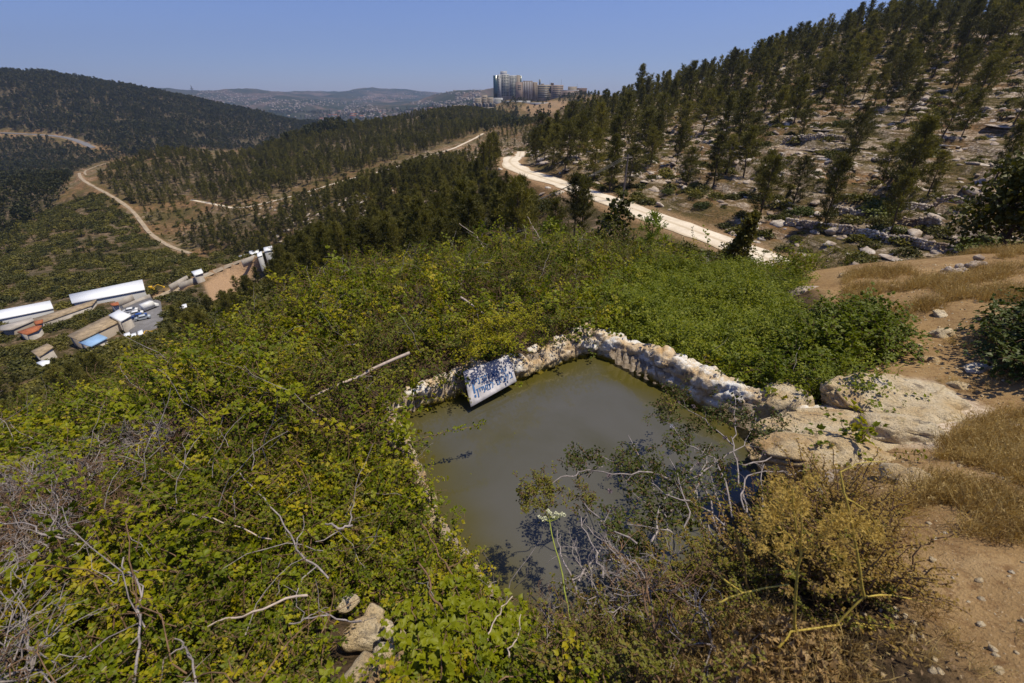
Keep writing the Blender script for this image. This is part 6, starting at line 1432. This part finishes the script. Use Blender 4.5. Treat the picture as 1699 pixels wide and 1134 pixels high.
px_wall('roadside_wall', (402,436), (440,420), float(hit([(420, 428)], 120)[0][2]), .9, .5, M['stonewall'], 'pale wall below the white tents')
def car(paint):
    b = MB(); prof = [(-2.15,.35),(-2.15,.85),(-1.3,.98),(-.75,1.42),(.75,1.45),(1.45,1.0),(2.1,.85),(2.15,.35)]; v = [[x, -.86, z] for x, z in prof]+[[x, .86, z] for x, z in prof]
    v = [[x, y*(.86 if z > 1.2 else 1), z] for x, y, z in v]; n = 8; f_ = [[i, (i+1) % n, (i+1) % n+n, i+n] for i in range(n)]; b.add(v, f_); b.add(v, [[0, i, i+1] for i in range(1, 7)]+[[8, 8+i+1, 8+i] for i in range(1, 7)])
    g = MB()
    g.add([[-1.24,-.76,1.04],[-1.24,.76,1.04],[-.80,.68,1.41],[-.80,-.68,1.41]], [[0, 1, 2, 3]]); g.v[-1][:, 0] -= .04
    g.add([[1.42,-.76,1.04],[1.42,.76,1.04],[.80,.68,1.41],[.80,-.68,1.41]], [[0, 3, 2, 1]]); g.v[-1][:, 0] += .05
    for s in (-1, 1): g.add([[-1.0, s*.87, 1.02], [1.15, s*.87, 1.02], [.7, s*.80, 1.36], [-.72, s*.80, 1.36]], [[0, 1, 2, 3]])
    w = []
    for x in (-1.35, 1.35):
        for y in (-.82, .82): m_ = MB(); m_.tube([[x, y-.1, .32], [x, y+.1, .32]], .32, .32, 12); a_ = np.arange(12)*math.pi/6; m_.add([[x+.32*math.cos(q), y+(.1 if y > 0 else -.1), .32+.32*math.sin(q)] for q in a_]+[[x, y+(.1 if y > 0 else -.1), .32]], [[i, (i+1) % 12, 12] for i in range(12)]); w.append(m_)
    return b.mesh('body', paint), g.mesh('window', M['glass']), [q.mesh('wheel', M['tyre']) for q in w]
CARS = {k_: car(M[k_]) for k_ in ('whitepaint', 'blue', 'silver')}
for a, b, k_, rz_, lab in [(217,518,'whitepaint',.5,'white car nearest the white-roofed house'),(226,523,'whitepaint',.55,'second white car in the parked row'),(232,527,'blue',.6,'dark blue car in the parked row'),(238,530,'silver',.6,'light blue-grey car at the right end of the parked row')]:
    t = thing('parked_car', PZ(a, b, yz+.5), lab, 'car', 'cars parked beside the barn', rz_); bd, gl, wh = CARS[k_]; link('body', bd, t); link('window', gl, t)
    for q_ in wh: link('wheel', q_, t)
t = thing('parked_van', PZ(250, 513, yz+.5), 'white box van at the top of the parking place', 'van', None, 1.2); mb = MB(); mb.box((-.5, 0, 1.55), (3.6, 1.9, 2.2)); link('cargo_box', mb.mesh('cargo_box', M['whitepaint']), t); mb = MB(); mb.prism([(1.32, -.9), (2.6, -.9), (2.6, .9), (1.32, .9)], .4, [2.0, 1.2, 1.2, 2.0]); link('cab', mb.mesh('cab', M['whitepaint']), t)
for q_ in CARS['whitepaint'][2]: link('wheel', q_, t)
for i, (a, b) in enumerate([(234, 563), (254, 480)]):
    g_ = hit([(a, b+3)], 110)[0]; t = thing('digger', g_, ['yellow digger half hidden by trees below the parking place', 'yellow digger with a long arm beside the greenhouse end'][i], 'digger', None, .4 if i else 1.3); t.scale = (.75, .75, .75)
    mb = MB(); mb.box((0, 0, 1.0), (2.6, 2.0, 1.0)); mb.box((-.5, .3, 2.0), (1.5, 1.2, 1.2)); link('body', mb.mesh('body', M['yellow']), t)
    mb = MB(); mb.tube([[.8, -.3, 1.6], [3.0, -.3, 3.2]], .25, .2, 5); mb.tube([[3.0, -.3, 3.2], [5.2, -.3, 1.8]], .2, .18, 5); mb.box((5.3, -.3, 1.3), (.7, 1.0, .8)); link('arm', mb.mesh('arm', M['yellow']), t)
    mb = MB(); mb.box((0, -.9, .35), (3.0, .5, .7)); mb.box((0, .9, .35), (3.0, .5, .7)); link('track', mb.mesh('track', M['tyre']), t)

# ------------------------------------------------------------------ air
hm_ = bpy.data.materials.new('haze_air'); hm_.use_nodes = True; nt = hm_.node_tree; nt.nodes.clear()
pv = nt.nodes.new('ShaderNodeVolumePrincipled'); pv.inputs['Color'].default_value = (.50, .66, 1.0, 1); pv.inputs['Density'].default_value = 9e-5; pv.inputs['Anisotropy'].default_value = .2
mo = nt.nodes.new('ShaderNodeOutputMaterial'); nt.links.new(pv.outputs[0], mo.inputs['Volume'])
mb = MB(); zlo = float(GZ.min())-1; zhi = max(float(GZ.max()), 60)+25; mb.box((0, 0, (zlo+zhi)/2), (19600, 19600, zhi-zlo)); tag(link('haze', mb.mesh('haze', hm_)), 'pale blue haze in the air', 'haze', kind='stuff')
